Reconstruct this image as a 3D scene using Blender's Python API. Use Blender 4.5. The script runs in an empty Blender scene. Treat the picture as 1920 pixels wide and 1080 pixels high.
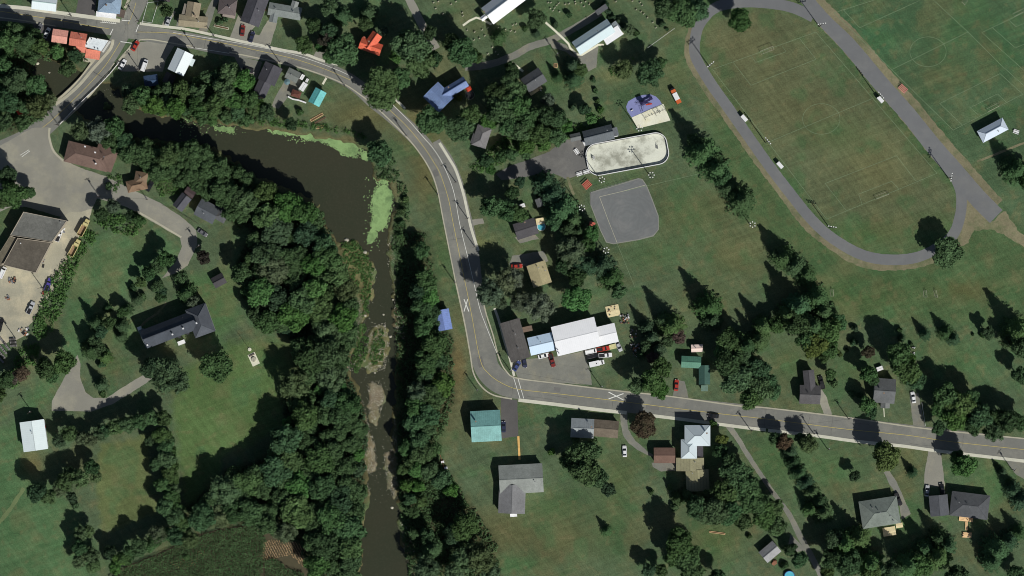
import bpy, math, random
import numpy as np
from mathutils import Vector, Matrix
from mathutils.geometry import tessellate_polygon

# ------------------------------------------------------------------ scene, camera, light
S = bpy.context.scene
COL = S.collection
SC = 0.22                       # metres per photo pixel at ground level
ALT = 1500.0                    # the picture is taken from straight above
EXPO = -0.44
cam = bpy.data.cameras.new('camera'); cam_o = bpy.data.objects.new('camera', cam); COL.objects.link(cam_o)
cam_o.location = (0, 0, ALT); cam.sensor_width = 36; cam.lens = 36 * ALT / (1920 * SC)
cam.clip_start = 1; cam.clip_end = 20000
S.camera = cam_o
W = bpy.data.worlds.new('World'); S.world = W; W.use_nodes = True
nt = W.node_tree; nt.nodes.clear()
sky = nt.nodes.new('ShaderNodeTexSky'); sky.sky_type = 'NISHITA'; sky.sun_disc = False
SUN_EL = math.radians(45); SUN_AZ = math.atan2(0.58, -0.815)
sky.sun_elevation = SUN_EL; sky.sun_rotation = SUN_AZ
bg = nt.nodes.new('ShaderNodeBackground'); bg.inputs[1].default_value = 0.058
wo = nt.nodes.new('ShaderNodeOutputWorld')
nt.links.new(sky.outputs[0], bg.inputs[0]); nt.links.new(bg.outputs[0], wo.inputs[0])
sun = bpy.data.lights.new('sun', 'SUN'); sun.energy = 5.0; sun.angle = math.radians(0.53); sun.color = (1.0, 0.985, 0.95)
sun_o = bpy.data.objects.new('sun', sun); COL.objects.link(sun_o); sun_o.location = (80, -100, 200)
d = Vector((-0.58 * math.cos(SUN_EL), 0.815 * math.cos(SUN_EL), -math.sin(SUN_EL)))
sun_o.rotation_euler = d.to_track_quat('-Z', 'Y').to_euler()
S.view_settings.view_transform = 'Standard'; S.view_settings.look = 'None'
S.view_settings.exposure = EXPO; S.view_settings.gamma = 1; S.view_settings.use_curve_mapping = False
S.render.engine = 'CYCLES'
S.cycles.filter_width = 1.0; S.cycles.max_bounces = 6; S.cycles.diffuse_bounces = 3; S.cycles.transparent_max_bounces = 4

def P(x, y, h=0.0):
    k = 1 - h / ALT
    return ((x - 960) * SC * k, (540 - y) * SC * k)

# ------------------------------------------------------------------ materials
def lin(c):
    c = c / 255.0
    return c / 12.92 if c <= 0.04045 else ((c + 0.055) / 1.055) ** 2.4
def alb(r, g, b, k=0.72):
    return tuple(min(0.86, lin(v) / k) for v in (r, g, b))

def new_mat(name):
    m = bpy.data.materials.new(name); m.use_nodes = True
    n = m.node_tree; n.nodes.clear()
    out = n.nodes.new('ShaderNodeOutputMaterial'); b = n.nodes.new('ShaderNodeBsdfPrincipled')
    n.links.new(b.outputs[0], out.inputs[0])
    return m, n, b
def node(n, t, **k):
    x = n.nodes.new(t)
    for a, v in k.items():
        if a in x.inputs: x.inputs[a].default_value = v
        else: setattr(x, a, v)
    return x
def noise(n, vec, scale, detail=4, rough=0.6):
    x = n.nodes.new('ShaderNodeTexNoise'); x.inputs['Scale'].default_value = scale
    x.inputs['Detail'].default_value = detail; x.inputs['Roughness'].default_value = rough
    n.links.new(vec, x.inputs['Vector']); return x.outputs[0]
def ramp(n, fac, a, b, lo=0.0, hi=1.0):
    """map fac in [a,b] to [lo,hi]"""
    x = n.nodes.new('ShaderNodeMapRange'); x.inputs[1].default_value = a; x.inputs[2].default_value = b
    x.inputs[3].default_value = lo; x.inputs[4].default_value = hi
    n.links.new(fac, x.inputs[0]); return x.outputs[0]
def mixc(n, f, a, b, mode='MIX'):
    x = n.nodes.new('ShaderNodeMix'); x.data_type = 'RGBA'; x.blend_type = mode
    if isinstance(f, (int, float)): x.inputs[0].default_value = f
    else: n.links.new(f, x.inputs[0])
    for i, v in ((6, a), (7, b)):
        if isinstance(v, tuple): x.inputs[i].default_value = (*v[:3], 1)
        else: n.links.new(v, x.inputs[i])
    return x.outputs[2]
def scalec(n, c, f):
    x = n.nodes.new('ShaderNodeVectorMath'); x.operation = 'SCALE'
    if isinstance(c, tuple): x.inputs[0].default_value = c[:3]
    else: n.links.new(c, x.inputs[0])
    n.links.new(f, x.inputs['Scale']); return x.outputs[0]
def math2(n, op, a, b):
    x = n.nodes.new('ShaderNodeMath'); x.operation = op
    for i, v in ((0, a), (1, b)):
        if isinstance(v, (int, float)): x.inputs[i].default_value = v
        else: n.links.new(v, x.inputs[i])
    return x.outputs[0]

MC = {}
def surf(name, col, rough=0.9, var=0.18, big=0.03, mid=0.4, fine=2.5, patch=None, patch_amt=0.5, bump=0.0, metal=0.0, local=False):
    """plain weathered surface: large, medium and fine noise in world space"""
    if name in MC: return MC[name]
    m, n, b = new_mat(name)
    if local: vec = n.nodes.new('ShaderNodeTexCoord').outputs['Object']
    else: vec = n.nodes.new('ShaderNodeNewGeometry').outputs['Position']
    f1 = ramp(n, noise(n, vec, big, 5), 0.3, 0.7, 1 - var, 1 + var)
    f2 = ramp(n, noise(n, vec, mid, 5, 0.65), 0.25, 0.75, 1 - var * 0.9, 1 + var * 0.9)
    f3 = ramp(n, noise(n, vec, fine, 3, 0.7), 0.25, 0.75, 1 - var * 0.8, 1 + var * 0.8)
    f = math2(n, 'MULTIPLY', math2(n, 'MULTIPLY', f1, f2), f3)
    c = tuple(col)
    if patch:
        pm = ramp(n, noise(n, vec, mid * 0.35, 6, 0.7), 0.48, 0.62, 0, patch_amt)
        c = mixc(n, pm, c, tuple(patch))
    n.links.new(scalec(n, c, f), b.inputs['Base Color'])
    b.inputs['Roughness'].default_value = rough; b.inputs['Metallic'].default_value = metal
    b.inputs['Specular IOR Level'].default_value = 0.25
    if bump:
        bp = n.nodes.new('ShaderNodeBump'); bp.inputs['Strength'].default_value = bump; bp.inputs['Distance'].default_value = 0.05
        n.links.new(noise(n, vec, fine * 2, 3), bp.inputs['Height']); n.links.new(bp.outputs[0], b.inputs['Normal'])
    MC[name] = m; return m

def roof_mat(name, col, kind='shingle', stain=0.25):
    """roof covering in the roof's own space: x runs along the ridge"""
    key = 'roof_' + name
    if key in MC: return MC[key]
    m, n, b = new_mat(key)
    tc = n.nodes.new('ShaderNodeTexCoord').outputs['Object']
    sep = n.nodes.new('ShaderNodeSeparateXYZ'); n.links.new(tc, sep.inputs[0])
    st = ramp(n, noise(n, tc, 0.35, 6, 0.7), 0.3, 0.75, 1 + stain * 0.4, 1 - stain)
    fi = ramp(n, noise(n, tc, 3.0, 3, 0.7), 0.25, 0.75, 0.96 if stain < .1 else 0.86, 1.04 if stain < .1 else 1.14)
    if stain > .1:
        big_ = ramp(n, noise(n, tc, 0.16, 6, 0.75), 0.42, 0.62, 0.82, 1.1); st = math2(n, 'MULTIPLY', st, big_)
    if kind == 'metal':
        w = math2(n, 'FRACT', math2(n, 'MULTIPLY', sep.outputs[0], 1.25), 0)
        rib = ramp(n, w, 0.0, 0.16, 0.9 if stain < .1 else 0.75, 1.0); b.inputs['Roughness'].default_value = 0.5
    elif kind == 'wide':
        w = math2(n, 'FRACT', math2(n, 'MULTIPLY', sep.outputs[1], 0.8), 0)
        rib = ramp(n, w, 0.0, 0.2, 0.6, 1.0); b.inputs['Roughness'].default_value = 0.7
    elif kind == 'flat':
        rib = ramp(n, noise(n, tc, 0.9, 6, 0.75), 0.35, 0.7, 1.12, 0.8); b.inputs['Roughness'].default_value = 0.9
    else:
        w = math2(n, 'FRACT', math2(n, 'MULTIPLY', sep.outputs[2], 4.0), 0)
        rib = ramp(n, w, 0.0, 0.3, 0.9, 1.0); b.inputs['Roughness'].default_value = 0.92
    f = math2(n, 'MULTIPLY', math2(n, 'MULTIPLY', st, fi), rib)
    n.links.new(scalec(n, tuple(col), f), b.inputs['Base Color'])
    b.inputs['Specular IOR Level'].default_value = 0.3
    bp = n.nodes.new('ShaderNodeBump'); bp.inputs['Strength'].default_value = 0.5; bp.inputs['Distance'].default_value = 0.04
    n.links.new(rib, bp.inputs['Height']); n.links.new(bp.outputs[0], b.inputs['Normal'])
    MC[key] = m; return m

def leaf_mat():
    m = bpy.data.materials.new('foliage'); m.use_nodes = True; n = m.node_tree; n.nodes.clear()
    out = n.nodes.new('ShaderNodeOutputMaterial')
    oi = n.nodes.new('ShaderNodeObjectInfo'); geo = n.nodes.new('ShaderNodeNewGeometry')
    pos = geo.outputs['Position']
    f1 = ramp(n, noise(n, pos, 0.28, 4, 0.6), 0.3, 0.7, 0.72, 1.3)
    f2 = ramp(n, noise(n, pos, 1.7, 3, 0.7), 0.25, 0.75, 0.7, 1.3)
    f = math2(n, 'MULTIPLY', f1, f2)
    hue = mixc(n, ramp(n, noise(n, pos, 0.6, 3), 0.4, 0.7, 0, 0.2), oi.outputs['Color'], (0.10, 0.145, 0.065))
    c = scalec(n, hue, f)
    di = n.nodes.new('ShaderNodeBsdfDiffuse'); tr = n.nodes.new('ShaderNodeBsdfTranslucent')
    n.links.new(c, di.inputs[0]); n.links.new(c, tr.inputs[0])
    mx = n.nodes.new('ShaderNodeMixShader'); mx.inputs[0].default_value = 0.22
    n.links.new(di.outputs[0], mx.inputs[1]); n.links.new(tr.outputs[0], mx.inputs[2]); n.links.new(mx.outputs[0], out.inputs[0])
    return m
LEAF = leaf_mat()
def flat(name, col, rough=0.6, metal=0.0, var=0.06):
    return surf(name, col, rough, var, 0.2, 1.0, 6.0, metal=metal, local=True)
BARK = surf('bark', (0.09, 0.07, 0.055), local=True)
ASPH = surf('asphalt', alb(104, 104, 98), 0.9, 0.09, 0.03, 0.3, 2.2, patch=alb(124, 122, 112), patch_amt=0.5)
ASPH_OLD = surf('worn_asphalt', alb(120, 118, 108), 0.9, 0.09, 0.03, 0.2, 2.5, patch=alb(140, 136, 118), patch_amt=0.55)
ASPH_DARK = surf('dark_asphalt', alb(78, 76, 74), 0.9, 0.1, 0.05, 0.3, 2.5)
TRACKM = surf('track_asphalt', alb(97, 98, 98), 0.9, 0.06, 0.04, 0.3, 3, patch=alb(108, 108, 104), patch_amt=0.4)
GRAVEL = surf('gravel', alb(106, 106, 98), 0.95, 0.12, 0.06, 0.4, 2.0, patch=alb(124, 120, 102), patch_amt=0.5)
YARDM = surf('dusty_yard', alb(142, 138, 120), 0.95, 0.1, 0.04, 0.25, 2.0, patch=alb(175, 165, 138), patch_amt=0.6)
DIRT = surf('dry_verge', alb(108, 103, 80), 0.95, 0.16, 0.06, 0.4, 1.6, patch=alb(82, 90, 62), patch_amt=0.8)
SIDEW = surf('sidewalk_concrete', alb(176, 174, 158), 0.85, 0.08, 0.1, 0.5, 3)
KERBM = surf('kerb_concrete', alb(152, 148, 130), 0.85, 0.1, 0.1, 0.5, 3)
CONC = surf('pale_concrete', alb(190, 188, 168), 0.85, 0.08, 0.1, 0.5, 3)
DIAMOND = surf('crushed_stone', alb(97, 99, 98), 0.95, 0.06, 0.05, 0.3, 2.5, patch=alb(112, 111, 108), patch_amt=0.4)
RINKM = surf('rink_concrete', alb(186, 187, 172), 0.9, 0.09, 0.06, 0.3, 2.0, patch=alb(128, 128, 114), patch_amt=0.85)
SANDM = surf('play_sand', alb(198, 196, 176), 0.95, 0.08, 0.1, 0.5, 2.0, patch=alb(188, 182, 150), patch_amt=0.5)
BLUEPAD = surf('blue_rubber', alb(114, 118, 156), 0.85, 0.06, 0.1, 0.5, 3.0)
YELLOW = surf('yellow_paint', alb(165, 150, 88), 0.7, 0.12, 0.3, 0.8, 4)
WHITEP = surf('road_white_paint', alb(190, 190, 182), 0.7, 0.12, 0.3, 0.8, 4)
FIELDP = surf('field_chalk', alb(102, 118, 90), 0.9, 0.2, 0.3, 0.8, 4)
WHITE = flat('white_paint', (0.78, 0.78, 0.76)); METAL = flat('grey_metal', (0.35, 0.35, 0.35), 0.4, 0.6)
WOOD = flat('weathered_wood', (0.16, 0.13, 0.1)); DECK = flat('pale_deck_wood', alb(198, 184, 144), var=0.2)
GLASS = flat('window_glass', (0.02, 0.025, 0.03), 0.08); RUBBER = flat('rubber', (0.02, 0.02, 0.02), 0.9)
WALLM = flat('white_siding', (0.6, 0.6, 0.57)); BRICK = flat('tan_brick', (0.25, 0.18, 0.13))
TAN = flat('tan_siding', (0.4, 0.35, 0.27)); DARKM = flat('dark_metal', (0.05, 0.05, 0.055), 0.5)
REDM = flat('red_paint', (0.5, 0.06, 0.03), 0.5); ROCKM = surf('rock', alb(158, 154, 138), 0.9, 0.35, 0.2, 0.8, 3)
BLACKM = flat('black_plastic', (0.02, 0.02, 0.022), 0.6); POLEM = flat('creosoted_wood', (0.055, 0.045, 0.038), 0.9)

# ------------------------------------------------------------------ mesh helpers
class MB:
    def __init__(s): s.v = []; s.f = []
    def add(s, vs, fs):
        o = len(s.v); s.v += [tuple(v) for v in vs]; s.f += [tuple(i + o for i in f) for f in fs]; return s
    def box(s, x0, y0, z0, x1, y1, z1, M=None, t=0.0):
        tx = (x1 - x0) * t / 2; ty = (y1 - y0) * t / 2
        vs = [(x0, y0, z0), (x1, y0, z0), (x1, y1, z0), (x0, y1, z0), (x0 + tx, y0 + ty, z1), (x1 - tx, y0 + ty, z1), (x1 - tx, y1 - ty, z1), (x0 + tx, y1 - ty, z1)]
        if M: vs = [tuple(M @ Vector(v)) for v in vs]
        return s.add(vs, [(3, 2, 1, 0), (4, 5, 6, 7), (0, 1, 5, 4), (1, 2, 6, 5), (2, 3, 7, 6), (3, 0, 4, 7)])
    def tube(s, a, b, r0, r1=None, n=8):
        r1 = r0 if r1 is None else r1; a = Vector(a); b = Vector(b); q = (b - a).to_track_quat('Z', 'Y')
        vs = []
        for p, r in ((a, r0), (b, r1)):
            for i in range(n):
                t = 2 * math.pi * i / n; vs.append(tuple(p + q @ Vector((r * math.cos(t), r * math.sin(t), 0))))
        return s.add(vs, [(i, (i + 1) % n, n + (i + 1) % n, n + i) for i in range(n)] + [tuple(range(n))[::-1], tuple(range(n, 2 * n))])
    def prism(s, poly, z0, z1):
        n = len(poly); vs = [(p[0], p[1], z0) for p in poly] + [(p[0], p[1], z1) for p in poly]
        return s.add(vs, [(i, (i + 1) % n, n + (i + 1) % n, n + i) for i in range(n)] + [tuple(range(n))[::-1], tuple(range(n, 2 * n))])
    def mesh(s, name):
        m = bpy.data.meshes.new(name); m.from_pydata(s.v, [], s.f); m.update(); return m
def link(name, mesh, mat=None, parent=None, loc=None, rot=None, **props):
    if isinstance(mesh, MB): mesh = mesh.mesh(name)
    if mat is not None and len(mesh.materials) == 0: mesh.materials.append(mat)
    o = bpy.data.objects.new(name, mesh); COL.objects.link(o)
    if parent is not None: o.parent = parent
    if loc: o.location = loc
    if rot is not None: o.rotation_euler = (0, 0, rot)
    for k, v in props.items():
        if v: o[k] = v
    return o
def thing(name, label, cat, x, y, ang=0, group=None, z=0.0, h=0.0):
    """an Empty at the base of a thing; x, y in photo pixels, ang in degrees as seen in the photo"""
    o = bpy.data.objects.new(name, None); COL.objects.link(o); o.empty_display_size = 0.5
    px, py = P(x, y, h); o.location = (px, py, z); o.rotation_euler = (0, 0, math.radians(ang))
    o['label'] = label; o['category'] = cat
    if group: o['group'] = group
    return o
def copy_thing(root, x, y, ang, label, z=0.0, group=None):
    r = root.copy(); COL.objects.link(r); px, py = P(x, y); r.location = (px, py, z); r.rotation_euler = (0, 0, math.radians(ang))
    r['label'] = label
    if group: r['group'] = group
    for c in root.children:
        k = c.copy(); COL.objects.link(k); k.parent = r
        for g in c.children:
            q = g.copy(); COL.objects.link(q); q.parent = k
    return r

def catmull(pts, step=6.0, closed=False):
    pts = [np.array(p, float) for p in pts]; out = []
    n = len(pts); rng_ = range(n if closed else n - 1)
    for i in rng_:
        if closed: p0, p1, p2, p3 = pts[i - 1], pts[i], pts[(i + 1) % n], pts[(i + 2) % n]
        else: p0, p1, p2, p3 = pts[max(i - 1, 0)], pts[i], pts[i + 1], pts[min(i + 2, n - 1)]
        k = max(1, int(np.linalg.norm((p2 - p1)[:2]) / step))
        for j in range(k):
            t = j / k
            out.append(0.5 * ((2 * p1) + (-p0 + p2) * t + (2 * p0 - 5 * p1 + 4 * p2 - p3) * t * t + (-p0 + 3 * p1 - 3 * p2 + p3) * t ** 3))
    if not closed: out.append(pts[-1])
    return out
def ribbon_mesh(pts, w, z, thick=0.0, off=0.0, jitter=0.0, seed=0, smooth=True):
    """pts in photo px, w width in px (number or per-point third value)"""
    q = catmull(pts, 5.0) if smooth else [np.array(p, float) for p in pts]
    rr = random.Random(seed); L = []; R = []
    for i, p in enumerate(q):
        a = q[max(i - 1, 0)][:2]; b = q[min(i + 1, len(q) - 1)][:2]; t = b - a; t = t / (np.linalg.norm(t) + 1e-9)
        nrm = np.array([t[1], -t[0]]); ww = p[2] if len(p) > 2 else w
        c = p[:2] + nrm * off
        L.append(c - nrm * (ww / 2 + rr.uniform(-jitter, jitter))); R.append(c + nrm * (ww / 2 + rr.uniform(-jitter, jitter)))
    n = len(q); m = MB(); vs = [(*P(*p), z) for p in L] + [(*P(*p), z) for p in R]
    fs = [(i, i + n, i + 1 + n, i + 1) for i in range(n - 1)]
    if thick:
        vs += [(v[0], v[1], z - thick) for v in vs[:2 * n]]
        fs += [(i, i + 1, 2 * n + i + 1, 2 * n + i) for i in range(n - 1)] + [(n + i + 1, n + i, 3 * n + i, 3 * n + i + 1) for i in range(n - 1)]
        fs += [(0, 2 * n, 3 * n, n), (n - 1, 2 * n - 1, 4 * n - 1, 3 * n - 1)]
    return m.add(vs, fs)
def ribbon(name, pts, w, z, mat, **k):
    m = ribbon_mesh(pts, w, z, **k); return link(name, m, mat, kind='structure')
def rough_poly(poly, jit, step=4.0, seed=0, smooth=False):
    rr = random.Random(seed); q = catmull(poly, step, True) if smooth else []
    if not smooth:
        for i in range(len(poly)):
            a = np.array(poly[i], float); b = np.array(poly[(i + 1) % len(poly)], float); k = max(1, int(np.linalg.norm(b - a) / step)) if jit else 1
            q += [a + (b - a) * j / k for j in range(k)]
    ph = [rr.uniform(0, 6) for _ in range(3)]
    return [(p[0] + rr.uniform(-jit, jit) * 0.6 + jit * 0.5 * math.sin(i * 0.9 + ph[0]), p[1] + rr.uniform(-jit, jit) * 0.6 + jit * 0.5 * math.sin(i * 0.7 + ph[1])) for i, p in enumerate(q)]
def poly_mb(poly, z, m=None):
    m = m or MB(); w = [P(*p) for p in poly]
    tris = tessellate_polygon([[Vector((a, b, 0)) for a, b in w]])
    fs = []
    for t in tris:
        a, b, c = (w[i] for i in t)
        fs.append(tuple(t) if (b[0] - a[0]) * (c[1] - a[1]) - (b[1] - a[1]) * (c[0] - a[0]) > 0 else tuple(t)[::-1])
    return m.add([(a, b, z) for a, b in w], fs)
def sheet(name, poly, z, mat, jit=0.0, smooth=False, seed=0, kind='structure'):
    return link(name, poly_mb(rough_poly(poly, jit, seed=seed, smooth=smooth) if (jit or smooth) else poly, z), mat, kind=kind)

def inside(poly, X, Y):
    r = np.zeros(X.shape, bool); n = len(poly); j = n - 1
    for i in range(n):
        xi, yi = poly[i]; xj, yj = poly[j]
        c = ((yi > Y) != (yj > Y)) & (X < (xj - xi) * (Y - yi) / (yj - yi + 1e-12) + xi)
        r ^= c; j = i
    return r
def edge_dist(poly, X, Y):
    dmin = np.full(X.shape, 1e9); n = len(poly)
    for i in range(n):
        ax, ay = poly[i]; bx, by = poly[(i + 1) % n]; dx, dy = bx - ax, by - ay
        t = np.clip(((X - ax) * dx + (Y - ay) * dy) / (dx * dx + dy * dy + 1e-9), 0, 1)
        dmin = np.minimum(dmin, np.hypot(X - ax - t * dx, Y - ay - t * dy))
    return dmin
def sdist(poly, X, Y):
    d_ = edge_dist(poly, X, Y); return np.where(inside(poly, X, Y), -d_, d_)

# ------------------------------------------------------------------ outlines (photo pixels)
RIVER = [(55, 118), (72, 104), (100, 108), (125, 122), (150, 132), (178, 140), (200, 158), (218, 165), (235, 185), (262, 200), (300, 214), (345, 222), (400, 230),
         (470, 238), (540, 246), (600, 256), (650, 262), (690, 278), (700, 300), (702, 330), (735, 345), (742, 370), (738, 405), (728, 440), (727, 480), (735, 520), (738, 560), (745, 610),
         (748, 650), (742, 700), (745, 750), (738, 790), (735, 830), (742, 870), (745, 910), (748, 950), (750, 990), (760, 1040), (785, 1100),
         (670, 1100), (676, 1040), (677, 1000), (682, 960), (692, 925), (684, 890), (690, 850), (692, 815), (685, 780), (675, 740), (655, 705), (652, 670), (672, 640), (682, 600), (688, 565),
         (665, 535), (648, 500), (640, 470), (625, 446), (605, 420), (598, 395), (585, 378), (545, 360), (510, 345), (470, 328), (440, 305), (410, 285), (370, 270),
         (300, 262), (240, 255), (190, 240), (165, 222), (140, 205), (118, 188), (95, 172), (62, 150)]
ISLAND = [[(700, 612), (722, 606), (730, 640), (722, 690), (700, 700), (676, 690), (660, 682), (682, 655), (690, 630)],
          [(640, 455), (665, 450), (690, 480), (705, 505), (700, 540), (685, 590), (670, 545), (648, 500)],
          [(742, 575), (748, 600), (756, 628), (742, 622), (736, 598)],
          [(684, 830), (698, 815), (706, 850), (706, 882), (692, 888)], [(720, 850), (742, 840), (746, 900), (738, 940), (724, 900)],
          [(690, 715), (712, 715), (722, 745), (712, 775), (698, 800), (690, 760)]]

# ------------------------------------------------------------------ ground sheet
def grow(n_in, lo, hi, far):
    mid = np.linspace(lo, hi, n_in); g = []; s = (hi - lo) / n_in; x = hi
    while x < far: s *= 1.5; x += s; g.append(x)
    g = np.array(g); return np.concatenate([-(g - hi)[::-1] + lo, mid, g])
gx = grow(700, -221, 221, 3000); gy = grow(410, -127, 127, 3000)
GX, GY = np.meshgrid(gx, gy); PX = GX / SC + 960; PY = 540 - GY / SC
near = (np.abs(PX - 960) < 1010) & (np.abs(PY - 540) < 590)
rng = np.random.default_rng(5)
def vnoise(X, Y, s, seed):
    r = np.random.default_rng(seed); g = r.random((256, 256))
    x = (X / s) % 256; y = (Y / s) % 256; xi = x.astype(int) % 256; yi = y.astype(int) % 256; fx = x - np.floor(x); fy = y - np.floor(y)
    fx = fx * fx * (3 - 2 * fx); fy = fy * fy * (3 - 2 * fy)
    a = g[yi, xi]; b = g[yi, (xi + 1) % 256]; c = g[(yi + 1) % 256, xi]; e = g[(yi + 1) % 256, (xi + 1) % 256]
    return (a * (1 - fx) + b * fx) * (1 - fy) + (c * (1 - fx) + e * fx) * fy
Z = np.zeros(GX.shape)
jx = (vnoise(PX + 3000, PY + 3000, 9, 1) - 0.5) * 12; jy = (vnoise(PX + 3000, PY + 3000, 9, 2) - 0.5) * 12
QX = PX + jx; QY = PY + jy
sd = np.full(GX.shape, 1e3); sd[near] = sdist(RIVER, QX[near], QY[near])
depth = np.clip(-sd / 7.0, 0, 1) * 1.6
for I in ISLAND:
    si = np.full(GX.shape, 1e3); si[near] = sdist(I, QX[near], QY[near])
    depth = np.where(si < 4, depth * np.clip((si + 3) / 9.0, 0.12, 1), depth)
sdr = sd.copy()
Z -= depth
# grass tint per vertex (display colours)
def dc(r, g, b): return np.array([lin(r), lin(g), lin(b)]) / 0.72
base = dc(64, 82, 60)
T = np.zeros(GX.shape + (3,)) + base
def region(poly, col, soft=6, amt=1.0):
    s_ = np.full(GX.shape, 1e3); s_[near] = sdist(poly, QX[near], QY[near]); k = np.clip(0.5 - s_ / (2 * soft), 0, 1) * amt
    T[:] = T * (1 - k[..., None]) + dc(*col) * k[..., None]
def blob(x, y, rx, ry, col, amt=0.7, rot=0):
    c, s_ = math.cos(math.radians(rot)), math.sin(math.radians(rot)); u = (QX - x) * c - (QY - y) * s_; v = (QX - x) * s_ + (QY - y) * c
    k = np.exp(-((u / rx) ** 2 + (v / ry) ** 2)) * amt; T[:] = T * (1 - k[..., None]) + dc(*col) * k[..., None]
region([(1280, -20), (1990, -20), (1990, 620), (1560, 600), (1400, 420), (1330, 250)], (60, 82, 54), 12)
region([(1530, -20), (1990, -20), (1990, 470), (1900, 420), (1700, 180)], (58, 80, 57), 8)
INF = [(1440, 15), (1530, 40), (1640, 190), (1780, 350), (1797, 395), (1770, 440), (1700, 470), (1620, 465), (1555, 430), (1440, 270), (1330, 120), (1320, 70), (1360, 25)]
region(INF, (70, 82, 59), 8)
blob(1400, 90, 90, 50, (84, 86, 60), .5); blob(1480, 200, 80, 60, (80, 84, 58), .5); blob(1640, 310, 70, 60, (86, 90, 60), .55, -40)
blob(1620, 440, 110, 28, (58, 84, 50), .8); blob(1560, 250, 60, 30, (64, 86, 54), .5); blob(1755, 430, 40, 30, (58, 82, 50), .7)
blob(1450, 330, 20, 60, (58, 80, 50), .5, 40); blob(1700, 60, 110, 50, (44, 78, 52), .5); blob(1620, 80, 40, 60, (46, 84, 56), .6, 40)
blob(1780, 130, 60, 50, (64, 80, 52), .5); blob(1880, 80, 60, 60, (46, 82, 54), .6)
for x, y, rx, ry, c in [(1300, 400, 90, 60, (70, 84, 52)), (1380, 480, 60, 40, (72, 84, 52)), (1230, 480, 60, 30, (60, 86, 54)), (1700, 530, 200, 30, (54, 78, 50)), (1810, 545, 60, 20, (76, 78, 50)),
                        (1600, 560, 120, 40, (58, 80, 48)), (1800, 680, 90, 60, (50, 86, 52)), (1600, 690, 50, 40, (58, 86, 52)), (1480, 680, 40, 40, (66, 84, 52)), (1320, 560, 60, 40, (72, 84, 54)),
                        (790, 240, 50, 60, (84, 82, 50)), (680, 215, 80, 30, (82, 80, 50)), (800, 330, 26, 60, (84, 82, 52)), (860, 690, 16, 80, (96, 84, 54)), (830, 480, 26, 80, (54, 78, 46)),
                        (770, 520, 20, 40, (48, 78, 44)), (820, 800, 30, 50, (88, 82, 54)), (540, 900, 40, 60, (70, 84, 50)),
                        (950, 1000, 90, 50, (76, 78, 50)), (1060, 1010, 60, 50, (74, 78, 50)), (1150, 990, 40, 60, (60, 84, 52)), (970, 1060, 60, 20, (50, 88, 52)), (1040, 950, 60, 30, (54, 80, 48)), (1160, 900, 40, 60, (66, 82, 50)),
                        (1340, 1010, 60, 50, (64, 82, 46)), (1450, 860, 60, 60, (54, 84, 50)), (1560, 880, 70, 50, (60, 88, 54)), (1700, 860, 30, 40, (80, 86, 56)), (1700, 980, 30, 60, (60, 90, 54)), (1860, 900, 50, 60, (56, 88, 52)),
                        (1060, 20, 120, 60, (54, 78, 50)), (830, 120, 30, 30, (80, 86, 60)), (1180, 180, 60, 40, (54, 80, 52)), (900, 455, 40, 16, (90, 96, 60)), (1270, 130, 30, 90, (52, 78, 48)), (690, 20, 50, 30, (60, 90, 58)),
                        (1150, 140, 30, 12, (92, 100, 66)), (1040, 150, 40, 30, (60, 84, 52))]:
    blob(x, y, rx, ry, c, .65)
region([(170, 440), (300, 440), (345, 470), (330, 500), (250, 540), (190, 600), (140, 700), (60, 780), (-40, 820), (-40, 1120), (180, 1120), (150, 960), (60, 880), (40, 760), (110, 660), (130, 540)], (62, 90, 60), 12)
region([(190, 835), (280, 815), (280, 870), (290, 920), (297, 960), (240, 985), (190, 1000), (182, 900)], (74, 88, 56), 5)
region([(330, 700), (440, 640), (545, 640), (560, 690), (540, 740), (530, 800), (420, 860), (400, 920), (350, 960), (335, 860), (325, 760)], (66, 90, 54), 8)
region([(350, 520), (440, 500), (450, 600), (400, 640)], (60, 88, 56), 14)
blob(550, 630, 18, 60, (84, 84, 54), .6); blob(60, 870, 22, 25, (96, 92, 60), .7); blob(210, 690, 30, 20, (84, 88, 56), .5); blob(230, 620, 60, 30, (66, 96, 60), .6)
# bare earth and litter below the woods, river banks, mud
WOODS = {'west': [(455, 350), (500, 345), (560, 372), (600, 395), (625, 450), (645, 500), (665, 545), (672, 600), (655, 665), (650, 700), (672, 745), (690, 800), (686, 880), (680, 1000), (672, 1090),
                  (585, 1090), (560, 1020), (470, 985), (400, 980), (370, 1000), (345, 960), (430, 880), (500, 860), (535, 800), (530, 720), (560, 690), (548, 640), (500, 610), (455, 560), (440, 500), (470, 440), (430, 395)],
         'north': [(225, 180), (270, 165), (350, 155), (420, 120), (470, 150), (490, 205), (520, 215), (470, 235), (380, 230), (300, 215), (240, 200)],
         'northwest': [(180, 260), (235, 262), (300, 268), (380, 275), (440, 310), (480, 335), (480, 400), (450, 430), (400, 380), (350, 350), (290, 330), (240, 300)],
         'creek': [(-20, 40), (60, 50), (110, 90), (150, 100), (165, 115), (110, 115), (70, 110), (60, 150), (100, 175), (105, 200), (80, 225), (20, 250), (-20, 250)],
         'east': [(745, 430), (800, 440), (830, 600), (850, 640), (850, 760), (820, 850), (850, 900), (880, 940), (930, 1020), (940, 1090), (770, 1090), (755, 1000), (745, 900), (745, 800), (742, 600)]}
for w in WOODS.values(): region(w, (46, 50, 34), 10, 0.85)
for k_, I in enumerate(ISLAND): region(I, (92, 94, 64) if k_ in (0, 1) else (106, 102, 86), 5, 0.9)
kb = np.clip(1 - np.abs(sdr) / 9.0, 0, 1)[..., None] * 0.8; T = T * (1 - kb) + dc(78, 76, 52) * kb
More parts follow.
